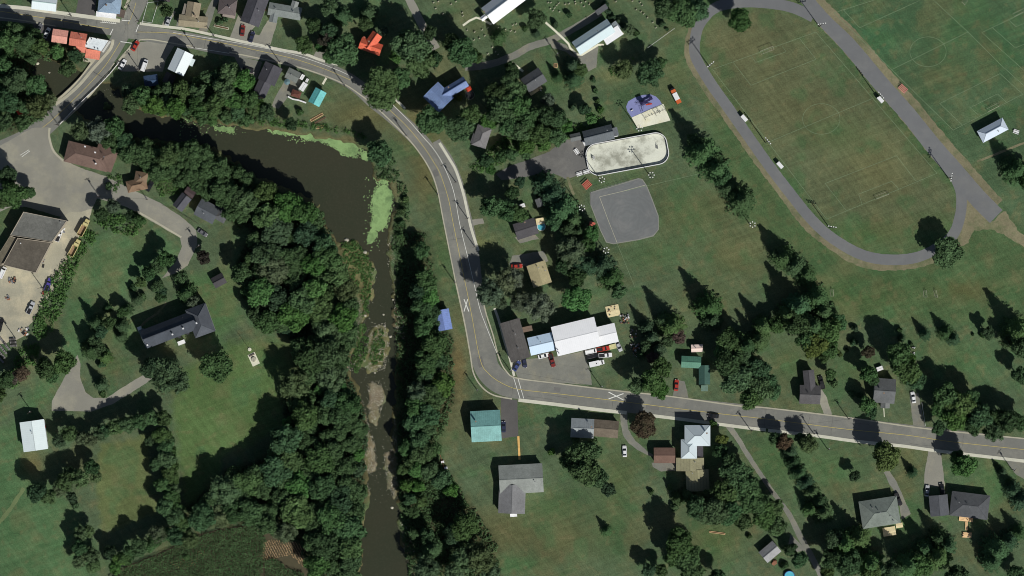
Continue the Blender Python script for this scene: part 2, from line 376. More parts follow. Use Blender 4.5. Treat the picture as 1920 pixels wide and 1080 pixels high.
ku = np.clip(-sdr / 5.0, 0, 1)[..., None]; T = np.where(depth[..., None] > 0.5, T * (1 - ku) + dc(60, 52, 36) * ku, T)
for sc_n, th_, cl_, am_ in ((55, .6, (82, 87, 60), .4), (22, .64, (80, 87, 60), .35), (34, .6, (54, 84, 54), .5), (11, .68, (90, 90, 64), .35)):
    kn = np.clip((vnoise(PX + 7000, PY + 7000, sc_n, int(sc_n)) * .7 + vnoise(PX + 8000, PY + 8000, sc_n * .35, int(sc_n) + 1) * .3 - th_) / .16, 0, 1)[..., None] * am_; T = T * (1 - kn) + dc(*cl_) * kn
T[..., 1] *= 0.98; T[..., 0] *= 1.12; T[..., 2] *= .97; T *= 1.04; T[..., 2] *= 1.0; T *= (0.97 + 0.2 * vnoise(PX + 4000, PY + 4000, 26, 7))[..., None]
nyv, nxv = GX.shape
co = np.stack([GX, GY, Z], -1).reshape(-1, 3).astype(np.float32)
idx = np.arange(nyv * nxv).reshape(nyv, nxv)
q = np.stack([idx[:-1, :-1], idx[:-1, 1:], idx[1:, 1:], idx[1:, :-1]], -1).reshape(-1, 4)
def np_mesh(name, co, quads, mat=None, smooth=False):
    m = bpy.data.meshes.new(name); m.vertices.add(len(co)); m.vertices.foreach_set('co', np.ascontiguousarray(co, np.float32).ravel())
    k = quads.shape[1]; n = len(quads); m.loops.add(n * k); m.loops.foreach_set('vertex_index', quads.astype(np.int32).ravel())
    m.polygons.add(n); m.polygons.foreach_set('loop_start', np.arange(0, n * k, k, dtype=np.int32)); m.polygons.foreach_set('loop_total', np.full(n, k, np.int32))
    if smooth: m.polygons.foreach_set('use_smooth', np.ones(n, bool))
    m.update(calc_edges=True)
    if mat: m.materials.append(mat)
    return m
def grass_mat():
    m, n, b = new_mat('grass')
    at = n.nodes.new('ShaderNodeAttribute'); at.attribute_name = 'tint'
    pos = n.nodes.new('ShaderNodeNewGeometry').outputs['Position']
    f1 = ramp(n, noise(n, pos, 0.045, 5, 0.6), 0.3, 0.7, 0.86, 1.14)
    f2 = ramp(n, noise(n, pos, 0.35, 5, 0.7), 0.25, 0.75, 0.84, 1.16)
    f3 = ramp(n, noise(n, pos, 2.0, 4, 0.8), 0.25, 0.75, 0.55, 1.45)
    # mowing lines: stretched noise in two headings
    f = math2(n, 'MULTIPLY', math2(n, 'MULTIPLY', f1, f2), f3)
    for ang, sc_ in ((53, 0.75), (-20, 0.7)):
        m0 = n.nodes.new('ShaderNodeMapping'); m0.inputs['Rotation'].default_value = (0, 0, math.radians(ang)); mp = n.nodes.new('ShaderNodeMapping'); mp.inputs['Scale'].default_value = (0.025, sc_, 1)
        n.links.new(pos, m0.inputs[0]); n.links.new(m0.outputs[0], mp.inputs[0]); f = math2(n, 'MULTIPLY', f, ramp(n, noise(n, mp.outputs[0], 1.0, 3), 0.3, 0.7, 0.88, 1.12))
    c = mixc(n, ramp(n, noise(n, pos, 0.09, 6, 0.7), 0.5, 0.68, 0, 0.34), at.outputs['Color'], alb(92, 91, 64))
    c = mixc(n, ramp(n, noise(n, pos, 0.9, 4, 0.7), 0.52, 0.72, 0, 0.22), c, alb(86, 88, 60))
    n.links.new(scalec(n, c, f), b.inputs['Base Color']); b.inputs['Roughness'].default_value = 1; b.inputs['Specular IOR Level'].default_value = 0.0
    return m
gm = np_mesh('ground', co, q, grass_mat(), True)
a = gm.attributes.new('tint', 'FLOAT_COLOR', 'POINT'); a.data.foreach_set('color', np.concatenate([T.reshape(-1, 3), np.ones((nyv * nxv, 1))], 1).astype(np.float32).ravel())
link('ground', gm, kind='structure')

# water
m, n, b = new_mat('river_water')
pos = n.nodes.new('ShaderNodeNewGeometry').outputs['Position']
c = mixc(n, ramp(n, noise(n, pos, 0.03, 4), 0.35, 0.65), (0.038, 0.044, 0.026), (0.045, 0.046, 0.028))
c = mixc(n, ramp(n, noise(n, pos, 1.3, 5, 0.8), 0.5, 0.75, 0, 0.6), c, (0.068, 0.066, 0.042))
n.links.new(c, b.inputs['Base Color']); b.inputs['Roughness'].default_value = 0.22; b.inputs['IOR'].default_value = 1.33
bp = n.nodes.new('ShaderNodeBump'); bp.inputs['Strength'].default_value = 0.25; bp.inputs['Distance'].default_value = 0.05
n.links.new(noise(n, pos, 1.5, 3), bp.inputs['Height']); n.links.new(bp.outputs[0], b.inputs['Normal'])
big = []
cx_ = sum(p[0] for p in RIVER) / len(RIVER)
w0 = MB(); w0.add([(*P(30, 80), -0.55), (*P(800, 80), -0.55), (*P(800, 1130), -0.55), (*P(30, 1130), -0.55)], [(3, 2, 1, 0)])
link('river', w0, m, kind='structure')
# duckweed mats
ALGM = surf('duckweed', alb(122, 148, 96), 0.95, 0.16, 0.1, 0.5, 2.2, patch=alb(88, 112, 72), patch_amt=0.75)
alg = MB()
for i, (pl, j) in enumerate([([(590, 246), (640, 250), (676, 262), (680, 285), (664, 296), (640, 288), (626, 276), (600, 264), (575, 262), (555, 252)], 3),
                 ([(722, 340), (736, 352), (738, 380), (732, 400), (726, 425), (712, 440), (694, 432), (698, 408), (695, 380), (704, 352), (712, 344)], 3),
                 ([(702, 325), (734, 322), (736, 340), (706, 344)], 3), ([(692, 430), (708, 432), (704, 452), (688, 456)], 2.5),
                 ([(500, 240), (545, 242), (570, 252), (540, 254), (505, 248)], 2), ([(400, 236), (440, 240), (436, 250), (420, 246), (404, 244)], 2),
                 ([(676, 290), (690, 284), (692, 300), (680, 298)], 2)]):
    cxp, cyp = sum(p[0] for p in pl) / len(pl), sum(p[1] for p in pl) / len(pl)
    poly_mb(rough_poly([(cxp + (a_ - cxp) * .86, cyp + (b_ - cyp) * .86) for a_, b_ in pl], min(j, 1.7), 2.6, i, True), -0.5 + 0.004 * i, alg)
    rq_ = np.random.default_rng(i + 40); xs = [p[0] for p in pl]; ys = [p[1] for p in pl]; nn_ = int((max(xs) - min(xs) + 10) * (max(ys) - min(ys) + 10) * .55)
    bx, by = rq_.uniform(min(xs) - 5, max(xs) + 5, nn_), rq_.uniform(min(ys) - 5, max(ys) + 5, nn_); sdp = sdist(pl, bx, by)
    kp = (sdp < 3.5 * vnoise(bx + 60, by + 60, 4, 3) - .2) & (sdp > -9) & (vnoise(bx + 60, by + 60, 5, 4) > .28)
    for a_, b_ in zip(bx[kp], by[kp]):
        s_ = rq_.uniform(.35, 1.3); ph_ = rq_.uniform(0, 1)
        poly_mb([(a_ + s_ * math.cos(t) * rq_.uniform(.6, 1.2), b_ + s_ * math.sin(t) * rq_.uniform(.6, 1.2)) for t in np.linspace(ph_, ph_ + 6.28, 7)[:-1]], -0.47 + rq_.uniform(0, .03), alg)
rr = random.Random(3)
for _ in range(300):
    k = rr.random()
    if k < .4: x, y = rr.uniform(330, 470), 222 + rr.uniform(0, 1) ** 1.5 * 30 + (rr.random() * 5)
    elif k < .7: x = rr.uniform(540, 680); y = 262 + (max(x, 600) - 600) * .42 + rr.gauss(0, 3)
    else: x, y = rr.uniform(682, 712), rr.uniform(330, 470)
    s_ = rr.uniform(.5, 1.8); poly_mb([(x + s_ * math.cos(t) * rr.uniform(.5, 1.3), y + s_ * math.sin(t) * rr.uniform(.4, 1)) for t in np.linspace(0, 6.28, 7)[:-1]], -0.48 + rr.random() * 0.02, alg)
link('duckweed', alg, ALGM, kind='stuff', label='pale green duckweed mats floating along the river edge', category='duckweed')

# ------------------------------------------------------------------ roads
MAIN = [(-30, 19), (0, 24), (60, 30), (120, 38), (180, 47), (240, 57), (300, 67), (360, 77), (420, 89), (480, 98), (540, 110), (590, 123), (640, 143), (672, 163), (700, 187), (728, 209), (757, 234),
        (779, 255), (797, 276), (813, 300), (826, 328), (837, 362), (846, 402), (854, 442), (863, 485), (873, 530), (883, 572), (893, 612), (904, 655), (913, 690), (934, 714), (962, 727), (1010, 733), (1080, 742), (1200, 756), (1320, 770), (1435, 783), (1560, 799), (1700, 816), (1800, 828), (1960, 846)]
def mw(p):
    x, y = p[0], p[1]; return 29 if x < 450 else 27 if x < 690 else float(np.interp(y, [200, 260, 540, 600, 660, 715, 725], [30, 31, 33, 42, 48, 44, 39])) if x < 970 else 40
ribbon('road', [(*p, mw(p)) for p in MAIN], 0, 0.02, ASPH)
shoulder = [(818, 264, 14), (837, 302, 26), (851, 342, 32), (861, 385, 34), (872, 430, 34), (884, 475, 28), (893, 520, 20), (901, 560, 14), (908, 600, 8)]
ribbon('road_shoulder', shoulder, 0, 0.016, ASPH)
SIDE = [(275, -30, 30), (262, 0, 30), (245, 35, 30), (226, 68, 30), (204, 105, 30), (176, 142, 32), (148, 175, 32), (115, 208, 34), (80, 240, 36), (45, 265, 40), (-30, 300, 44)]
ribbon('side_road', SIDE, 0, 0.032, ASPH)
LOT = [(-30, 290), (20, 262), (60, 240), (93, 238), (93, 262), (100, 282), (122, 302), (160, 318), (200, 331), (240, 352), (300, 380), (345, 410), (368, 432), (370, 458), (352, 498), (330, 512), (303, 522), (330, 490), (341, 462), (338, 446), (262, 402), (238, 388), (182, 372), (172, 392), (165, 425), (125, 410), (50, 388), (20, 388), (-30, 410)]
sheet('parking_lot', LOT, 0.044, ASPH_OLD, 0.5)
sheet('gravel_yard', [(172, 392), (168, 410), (150, 440), (132, 486), (112, 530), (88, 560), (62, 600), (45, 630), (25, 640), (-30, 650), (-30, 480), (60, 490), (90, 420), (128, 400)], 0.052, YARDM, 1.5, seed=4)
misc = [('driveway', [(142, 24), (150, -20), (182, -20), (178, 30)], ASPH_DARK), ('parking_area', [(62, 43), (108, 50), (96, 78), (78, 76), (64, 64)], ASPH_DARK),
        ('parking_area', [(247, 82), (258, 79), (283, 77), (328, 84), (312, 110), (305, 134), (226, 134), (217, 116), (234, 97)], ASPH_OLD),
        ('driveway', [(303, 48), (318, 18), (330, 22), (312, 50)], ASPH_OLD), ('driveway', [(372, 57), (392, 10), (408, -20), (420, -20), (402, 20), (396, 40), (388, 60)], GRAVEL),
        ('driveway', [(431, 71), (447, 28), (484, 44), (466, 62), (486, 66), (502, 38), (520, 42), (506, 86)], ASPH_OLD), ('parking_area', [(438, 104), (492, 116), (480, 152), (468, 152), (455, 136)], GRAVEL),
        ('driveway', [(587, 106), (600, 84), (613, 88), (606, 111)], ASPH_OLD), ('driveway', [(548, 132), (566, 140), (562, 170), (540, 182), (522, 204), (508, 200), (520, 175), (532, 155)], GRAVEL),
        ('parking_area', [(1030, 74), (1062, 84), (1072, 100), (1100, 98), (1122, 86), (1118, 126), (1100, 136), (1085, 116), (1060, 96), (1035, 90)], GRAVEL),
        ('rink_parking', [(930, 326), (958, 310), (985, 302), (1030, 284), (1060, 262), (1098, 262), (1103, 300), (1113, 324), (1080, 330), (1062, 336), (1040, 326), (1015, 324), (985, 332), (940, 338)], surf('rink_lot_asphalt', alb(92, 91, 88), 0.9, 0.1, 0.05, 0.3, 2.5, patch=alb(112, 110, 104), patch_amt=0.5)),
        ('driveway', [(880, 413), (905, 409), (908, 419), (883, 424)], ASPH_OLD), ('driveway', [(960, 480), (1020, 470), (1028, 490), (990, 500), (955, 496)], GRAVEL),
        ('shop_forecourt', [(962, 690), (958, 677), (1000, 672), (1048, 668), (1095, 658), (1107, 700), (1110, 722), (1050, 718), (972, 709)], GRAVEL),
        ('driveway', [(939, 744), (970, 750), (972, 818), (940, 822)], ASPH_DARK), ('driveway', [(1262, 742), (1265, 712), (1284, 715), (1291, 747)], GRAVEL),
        ('driveway', [(1531, 738), (1541, 730), (1550, 745), (1560, 778), (1545, 777)], ASPH_OLD), ('driveway', [(1705, 737), (1722, 737), (1734, 800), (1712, 797)], GRAVEL),
        ('driveway', [(1741, 845), (1764, 848), (1772, 912), (1733, 912), (1733, 890)], ASPH_OLD), ('driveway', [(1650, 872), (1662, 874), (1682, 905), (1708, 964), (1690, 974), (1685, 935), (1668, 908)], GRAVEL),
        ('driveway', [(1882, 858), (1945, 864), (1945, 912), (1905, 890)], GRAVEL), ('driveway', [(1482, 1002), (1500, 1018), (1510, 1032), (1490, 1036), (1478, 1020)], GRAVEL),
        ('driveway', [(145, 665), (151, 682), (150, 707), (160, 735), (175, 746), (200, 746), (240, 720), (270, 702), (290, 705), (275, 718), (237, 742), (212, 757), (170, 772), (150, 771), (97, 770), (97, 752), (112, 725), (130, 690)], ASPH_OLD),
        ('concrete_pad', [(32, 590), (54, 551), (68, 556), (56, 594)], CONC), ('gravel_patch', [(1222, 868), (1268, 866), (1268, 882), (1240, 884), (1224, 876)], GRAVEL),
        ('concrete_ledge', [(158, 106), (190, 112), (182, 118), (154, 116)], KERBM), ('gravel_patch', [(965, 445), (1004, 440), (1010, 448), (975, 456)], GRAVEL), ('path', [(333, 34), (388, 36), (386, 52), (330, 50)], GRAVEL)]
for i, (nm, pl, mt) in enumerate(misc): sheet(nm, pl, 0.012 if mt is not ASPH_OLD and i > 1 else 0.014, mt, 0.5, seed=i)
ribbon('driveway', [(1170, 770, 14), (1171, 800, 12), (1180, 822, 13), (1202, 842, 9), (1224, 855, 4)], 0, 0.014, GRAVEL, jitter=0.8)
ribbon('gravel_lane', [(1360, 790, 12), (1385, 825, 9), (1400, 850, 9), (1440, 910, 8), (1478, 962, 9), (1500, 1005, 11), (1525, 1050, 11), (1550, 1100, 11)], 0, 0.016, GRAVEL, jitter=0.5)
ribbon('cemetery_lane', [(760, -30), (766, -5), (778, 20), (793, 50), (808, 74), (818, 92)], 15, 0.014, ASPH_OLD, jitter=0.4)
ribbon('cemetery_lane', [(872, 126), (900, 124), (931, 117), (966, 103), (993, 88), (1028, 77), (1060, 62), (1095, 42), (1126, 23)], 13, 0.016, GRAVEL, jitter=0.5)
ribbon('path', [(1832, 303), (1870, 288), (1930, 264)], 4, 0.014, DIRT, jitter=0.4)
ribbon('path', [(312, 568), (296, 586), (276, 600), (262, 614)], 4, 0.014, DIRT, jitter=0.5)
ribbon('path', [(1064, 332, 5), (1070, 350, 5), (1076, 365, 4)], 4, 0.02, DIRT, jitter=0.5)
ribbon('path', [(-20, 1000), (15, 960), (45, 915)], 7, 0.012, surf('worn_track', alb(88, 100, 66)), jitter=0.8)
# running track, school road and dry verges
TRK = [(1330, 22), (1312, 45), (1304, 70), (1304, 105), (1330, 152), (1366, 203), (1406, 260), (1440, 308), (1478, 358), (1522, 412), (1560, 446), (1612, 476), (1665, 487), (1727, 480), (1782, 446), (1800, 405), (1802, 362), (1790, 330)]
TRK0 = [(1330, 22), (1352, 10), (1395, 4), (1440, 6), (1485, 14), (1525, 32)]
SR = [(1490, -40, 24), (1514, 0, 24), (1547, 40, 26), (1594, 88, 29), (1650, 155, 30), (1703, 215, 30), (1747, 270, 31), (1794, 325, 33), (1834, 372, 34), (1868, 406, 34)]
ribbon('dry_verge', [(p[0] + 5, p[1] - 5, p[2] + 15) for p in SR[:-1]] + [(1862, 392, 48)], 0, 0.008, DIRT, jitter=1.2, seed=2)
ribbon('dry_verge', [(p[0] - 8, p[1] + 4) for p in TRK[1:9]] + [(1514, 420), (1554, 453), (1610, 488), (1665, 497), (1735, 488), (1800, 452)], 21, 0.010, DIRT, jitter=1.2, seed=3)
sheet('dry_verge', [(1800, 400), (1812, 365), (1830, 390), (1860, 415), (1885, 395), (1900, 420), (1930, 455), (1945, 480), (1900, 450), (1860, 430), (1826, 432), (1815, 455), (1790, 470)], 0.013, DIRT, 2.0, seed=9)
ribbon('running_track', TRK, 20, 0.022, TRACKM, jitter=0.25)
ribbon('running_track', TRK0, 20, 0.026, TRACKM, jitter=0.25)
ribbon('school_road', SR, 0, 0.034, TRACKM, jitter=0.25)
# diamond, rink, playground
DIA = [(1107, 361), (1140, 352), (1198, 335), (1204, 336), (1212, 348), (1222, 372), (1234, 405), (1235, 430), (1225, 442), (1198, 449), (1150, 457), (1137, 454), (1126, 432), (1107, 382)]
nn_ = DIAMOND.node_tree; bs = [q for q in nn_.nodes if q.type == 'BSDF_PRINCIPLED'][0]; src = bs.inputs['Base Color'].links[0].from_socket
vm = nn_.nodes.new('ShaderNodeVectorMath'); vm.operation = 'DISTANCE'; vm.inputs[1].default_value = (*P(1178, 412), 0); nn_.links.new(nn_.nodes.new('ShaderNodeNewGeometry').outputs['Position'], vm.inputs[0])
dd_ = math2(nn_, 'ADD', vm.outputs['Value'], ramp(nn_, noise(nn_, nn_.nodes.new('ShaderNodeNewGeometry').outputs['Position'], 0.12, 2), 0, 1, 0, 14)); nn_.links.new(scalec(nn_, src, ramp(nn_, math2(nn_, 'SINE', math2(nn_, 'MULTIPLY', dd_, 2.6), 0), -1, 1, .965, 1.035)), bs.inputs['Base Color'])
sheet('softball_infield', DIA, 0.02, DIAMOND, 0.4)
def rr_world(cx, cy, L, Wd, r, ang, n=8):
    """rounded rectangle in photo px, ang counter-clockwise as seen"""
    a = math.radians(ang); out = []
    for sx, sy, t0 in ((1, 1, 0), (-1, 1, 90), (-1, -1, 180), (1, -1, 270)):
        for i in range(n + 1):
            t = math.radians(t0 + 90 * i / n); x = sx * (L / 2 - r) + r * math.cos(t); y = sy * (Wd / 2 - r) + r * math.sin(t)
            X = x * math.cos(a) - y * math.sin(a); Y = x * math.sin(a) + y * math.cos(a); out.append((cx + X, cy - Y))
    return out
RK = (1176, 289, 154, 60, 21, 10.5)
sheet('ice_rink_slab', rr_world(*RK), 0.03, RINKM)
boards = thing('rink_boards', 'white boards around the rounded concrete ice rink', 'rink boards', RK[0], RK[1])
def ring(outer, inner, z0, z1, ctr):
    c = P(*ctr); A = [P(*p) for p in outer]; B = [P(*p) for p in inner]; n = len(A); m = MB()
    vs = [(x - c[0], y - c[1], z) for z in (z0, z1) for L in (A, B) for x, y in L]
    fs = []
    for i in range(n):
        j = (i + 1) % n; fs += [(i, j, 2 * n + j, 2 * n + i), (n + j, n + i, 3 * n + i, 3 * n + j), (2 * n + i, 2 * n + j, 3 * n + j, 3 * n + i)]
    return m.add(vs, fs)
link('board_wall', ring(rr_world(RK[0], RK[1], 154, 60, 21, 10.5), rr_world(RK[0], RK[1], 152.8, 58.8, 20.4, 10.5), 0, 1.25, RK[:2]), WHITE, boards)
link('top_rail', ring(rr_world(RK[0], RK[1], 155, 61, 21.5, 10.5), rr_world(RK[0], RK[1], 152.2, 58.2, 20, 10.5), 1.25, 1.38, RK[:2]), WHITE, boards)
link('kick_plate', ring(rr_world(RK[0], RK[1], 151.8, 57.8, 20, 10.5), rr_world(RK[0], RK[1], 150.8, 56.8, 19.6, 10.5), 0.031, 0.2, RK[:2]), DARKM, boards)
sheet('playground_pad', [(1184, 220), (1176, 208), (1174, 200), (1178, 190), (1190, 183), (1205, 178), (1220, 177), (1230, 181), (1237, 188), (1241, 195)], 0.02, BLUEPAD)
sheet('swing_sand', [(1184.3, 220.4), (1241, 195.4), (1244, 195), (1257, 226), (1196, 241)], 0.024, SANDM)
# sidewalks and kerbs (real steps)
def walk(name, pts, w, mat=SIDEW, h=0.12, **k): return ribbon(name, pts, w, h, mat, thick=h + 0.05, **k)
walk('sidewalk', [(-30, 6), (0, 11), (45, 15), (90, 21), (140, 28), (185, 34), (225, 39)], 7)
walk('sidewalk', [(262, 44), (300, 49), (350, 55), (410, 68), (450, 77), (480, 83), (530, 94), (570, 101), (600, 112), (634, 121)], 5)
walk('sidewalk', [(741, 186), (752, 196), (760, 204)], 4.5)
walk('sidewalk', [(824, 268), (842, 297), (855, 320), (868, 360), (876, 395), (884, 430), (897, 470)], 5)
walk('sidewalk', [(212, 74), (208, 90), (190, 112), (172, 132), (150, 158), (126, 180), (104, 196)], 5.5, KERBM)
walk('sidewalk', [(250, 82), (238, 97), (225, 112), (220, 120)], 5, KERBM)
walk('sidewalk', [(927, 578), (935, 600), (946, 640), (956, 672), (964, 705)], 4.5)
walk('sidewalk', [(972, 750), (1040, 758), (1120, 768), (1175, 774)], 6.5)
walk('sidewalk', [(1220, 779), (1270, 785), (1330, 793), (1400, 802), (1436, 806)], 6)
walk('sidewalk', [(1440, 807), (1530, 817), (1610, 828), (1690, 836), (1747, 844), (1822, 853), (1950, 868)], 6)
walk('sidewalk', [(234, 15), (240, 3), (246, -20)], 5, KERBM)
for nm, pts, w in [('kerb', [(0, 33), (40, 38), (104, 49)], 2), ('kerb', [(252, 79), (262, 75), (283, 74), (330, 82), (362, 87)], 2.2), ('kerb', [(430, 98), (480, 108), (526, 118), (580, 132), (642, 156), (680, 181), (705, 201), (742, 236), (774, 270), (803, 312), (819, 352), (831, 412), (841, 462), (855, 532)], 2.2),
                   ('kerb', [(855, 532), (871, 605), (881, 660), (888, 700), (904, 726), (926, 741), (960, 748)], 2.6), ('kerb', [(904, 556), (912, 590), (924, 627), (936, 672), (950, 697), (970, 709), (1047, 719), (1160, 733), (1255, 743), (1385, 761), (1440, 765), (1590, 783), (1715, 801), (1815, 812), (1960, 826)], 2.4),
                   ('kerb', [(93, 240), (92, 255), (98, 278), (106, 290), (120, 302)], 4), ('kerb', [(262, 399), (290, 415), (320, 433), (340, 445)], 3.5)]:
    walk(nm, pts, w, KERBM)
for nm, pts, w in [('walkway', [(868, 48), (880, 39), (893, 33), (903, 36), (922, 46)], 4), ('walkway', [(1023, 42), (1040, 57), (1054, 70), (1066, 82), (1069, 90), (1082, 102), (1091, 103), (1122, 84), (1132, 84)], 4),
                   ('walkway', [(1136, 83), (1169, 62), (1160, 56)], 4), ('walkway', [(960, 117), (970, 125), (981, 134)], 4), ('walkway', [(1657, 763), (1658, 782)], 1.5), ('walkway', [(612, 146), (605, 158)], 4)]:
    walk(nm, pts, w, CONC, 0.06, smooth=False)
# painted road markings
def mark(name, pts, w, mat, z=0.055, **k): return ribbon(name, pts, w, z, mat, **k)
mark('road_centre_line', [(0, 21), (40, 27), (110, 38), (160, 47), (205, 54)], .8, YELLOW)
mark('road_centre_line', [(258, 60), (320, 62), (366, 71), (430, 83), (480, 94), (550, 110), (610, 130), (657, 150)], .8, YELLOW)
mark('road_centre_line', [(717, 194), (760, 234), (792, 272), (812, 302), (825, 325), (840, 370), (848, 410), (855, 445), (870, 520), (876, 548), (886, 600), (896, 655), (904, 685), (914, 698), (930, 712), (955, 725), (980, 731), (1060, 740), (1160, 752), (1335, 774), (1440, 786), (1590, 805), (1700, 816), (1790, 829), (1950, 846)], .9, YELLOW)
mark('road_edge_line', [(732, 192), (767, 227), (798, 262), (812, 278), (830, 307), (850, 357), (862, 420), (877, 482), (890, 537), (900, 580), (914, 618), (930, 658), (937, 675)], .9, WHITEP)
mark('road_edge_line', [(325, 61), (400, 73), (480, 87), (560, 105), (630, 130), (663, 146)], .8, WHITEP)
mark('road_edge_line', [(355, 88), (430, 100)], .8, WHITEP); mark('road_edge_line', [(0, 32), (50, 40), (100, 48)], .8, WHITEP)
mark('side_road_centre_line', [(255, 5), (247, 30), (240, 45)], .7, YELLOW); mark('side_road_centre_line', [(225, 80), (205, 112), (190, 132), (165, 160), (135, 190), (100, 223), (80, 239)], .8, YELLOW)
for pts in ([(212, 54), (206, 66)], [(226, 78), (247, 81)], [(229, 38), (244, 39)], [(255, 60), (260, 47)]): mark('stop_line', pts, 1.4, WHITEP, 0.06, smooth=False)
mark('stop_line', [(963, 708), (975, 747)], 1.1, WHITEP, smooth=False); mark('stop_line', [(971, 709), (982, 747)], 1.1, WHITEP, smooth=False)
for i, l in enumerate([[(1141, 735), (1169, 750)], [(1141, 748), (1169, 738)], [(870, 561), (879, 584)], [(877, 561), (870, 584)]]): mark('painted_cross', l, 1.7, WHITEP, 0.064 + .004 * i, smooth=False)
m = MB()
for i in range(7):
    x = 191 + i * 4; m.v += []; mm = ribbon_mesh([(x, 37.5 + i * .55), (x + 3, 42 + i * .55)], .7, 0.06, smooth=False); m.add(mm.v, mm.f)
mm = ribbon_mesh([(188, 41.5), (218, 44.5)], .8, 0.063, smooth=False); m.add(mm.v, mm.f)
link('hatched_parking_bay_marking', m, WHITEP, kind='structure')
mark('arrow_slot_marking', [(38, 291), (54, 281)], 1, WHITEP, 0.07, smooth=False); mark('arrow_slot_marking', [(41, 294), (56, 283)], 1, WHITEP, 0.074, smooth=False)
for l in ([(1124, 369), (1166, 359), (1210, 347)], [(1124, 369), (1140, 412), (1157, 455)]): mark('foul_line', l, .8, KERBM, 0.034, smooth=False)
ribbon('infield_edge', DIA + [DIA[0]], 1.6, 0.026, surf('infield_edge', alb(118, 118, 110), 0.95, 0.12), smooth=False, jitter=.4)
# tar seams and repair patches on the roads
rq = random.Random(8); tar = surf('tar_seam', alb(80, 79, 76), 0.8, 0.1); sm_ = MB()
mc_ = catmull(MAIN, 6)
for k in range(46):
    i = rq.randrange(6, len(mc_) - 12); hw_ = mw(mc_[i]) / 2 - 3; o1 = rq.uniform(-hw_, hw_); L_ = rq.randint(3, 9); seg = []
    cross = rq.random() < .35
    if cross:
        a_, b_ = mc_[i][:2], mc_[i + 1][:2]; t_ = (b_ - a_) / np.linalg.norm(b_ - a_); nn2 = np.array([t_[1], -t_[0]]); seg = [tuple(a_ + nn2 * w_ + t_ * rq.uniform(-.8, .8)) for w_ in np.linspace(-hw_, hw_, 6)]
    else:
        for j in range(L_):
            a_, b_ = mc_[i + j][:2], mc_[i + j + 1][:2]; t_ = (b_ - a_) / np.linalg.norm(b_ - a_); seg.append(tuple(a_ + np.array([t_[1], -t_[0]]) * (o1 + rq.uniform(-.7, .7))))
    mm = ribbon_mesh(seg, .45, 0.04 + .0002 * k, smooth=False); sm_.add(mm.v, mm.f)
link('tar_seam', sm_, tar, kind='structure')
patchm = surf('asphalt_patch', alb(96, 95, 91), 0.9, 0.12)
for k, (i, o1, L_, w_) in enumerate([(60, 6, 3, 9), (95, -5, 5, 8), (120, 7, 4, 7), (150, -7, 3, 9), (175, 6, 6, 6), (205, -8, 4, 10), (232, 7, 3, 8), (260, -6, 5, 7), (30, 3, 3, 8)]):
    seg = []
    for j in range(L_):
        if i + j + 1 >= len(mc_): break
        a_, b_ = mc_[i + j][:2], mc_[i + j + 1][:2]; t_ = (b_ - a_) / np.linalg.norm(b_ - a_); seg.append(tuple(a_ + np.array([t_[1], -t_[0]]) * o1))
    if len(seg) > 1: ribbon('asphalt_patch', seg, w_, 0.037, patchm, smooth=False, jitter=.3)
# field lines
FL = [[(1336, 130), (1530, 60), (1757, 325), (1550, 411), (1336, 130)], [(1440, 267), (1635, 185)], [(1375, 117), (1408, 160), (1530, 111), (1499, 72)], [(1587, 395), (1547, 344), (1681, 292), (1717, 339)],
      [(1409, 106), (1417, 117), (1474, 97), (1467, 87)], [(1616, 382), (1610, 364), (1672, 340), (1685, 354)], [(1655, -5), (1564, 24), (1787, 244), (1919, 176)], [(1750, 0), (1815, 60), (1875, 120), (1919, 160)], [(1671, 131), (1815, 60)],
      [(1580, 17), (1612, 52), (1724, 1)], [(1804, 234), (1762, 194), (1875, 138), (1917, 176)], [(1834, 215), (1819, 202), (1870, 176), (1886, 191)], [(1940, 14), (1841, 61), (1940, 150)], [(1861, 52), (1904, 90), (1940, 74)], [(1890, 36), (1905, 50), (1920, 44)],
      [(1124, 369), (1310, 326)], [(1124, 369), (1157, 456), (1191, 540)], [(1214, 90), (1265, 53)]]
for c, r in (((1540, 223), 35), ((1740, 97), 34)): FL.append([(c[0] + r * math.cos(t), c[1] + r * math.sin(t) * .82) for t in np.linspace(0, 2 * math.pi, 40)])
for i, l in enumerate(FL):
    m = MB(); w_ = 0.62
    for a_, b_ in zip(l[:-1], l[1:]):
        mm = ribbon_mesh([a_, b_], w_, 0.028 + 0.0004 * len(m.f), smooth=False); m.add(mm.v, mm.f)
    link('field_line', m, FIELDP, kind='structure')

# ------------------------------------------------------------------ bridge
br = thing('road_bridge', 'concrete road bridge with railings carrying the side road over the creek', 'bridge', 150, 172)
def lp(x, y): 
    a = P(x, y); c = P(150, 172); return (a[0] - c[0], a[1] - c[1])
def rib_local(pts, w, z, thick, off=0):
    m = ribbon_mesh(pts, w, z, thick=thick, off=off); c = P(150, 172); m.v = [(v[0] - c[0], v[1] - c[1], v[2]) for v in m.v]; return m
BP = [(200, 108), (176, 142), (148, 175), (108, 214)]
link('deck', rib_local(BP, 38, 0.008, 0.5), KERBM, br)
link('kerb_wall', rib_local([(170, 119), (150, 146), (124, 172), (96, 196)], 1.6, 0.7, 0.7), KERBM, br)
RB = [(224, 116), (206, 138), (184, 161), (160, 184), (136, 208), (112, 233)]
link('kerb_wall', rib_local(RB, 2, 0.25, 0.3), KERBM, br)
for k, zz in enumerate((0.55, 0.85, 1.15)): link('rail', rib_local(RB, 0.7, zz, 0.09, off=0.15), WHITE, br)
q_ = catmull([(224, 116), (206, 138), (184, 161), (160, 184), (136, 208), (112, 233)], 9)
pm = MB().box(-.09, -.09, 0, .09, .09, 1.2).mesh('post')
for p in q_: link('post', pm, DARKM, br, (*lp(p[0], p[1]), 0.05))
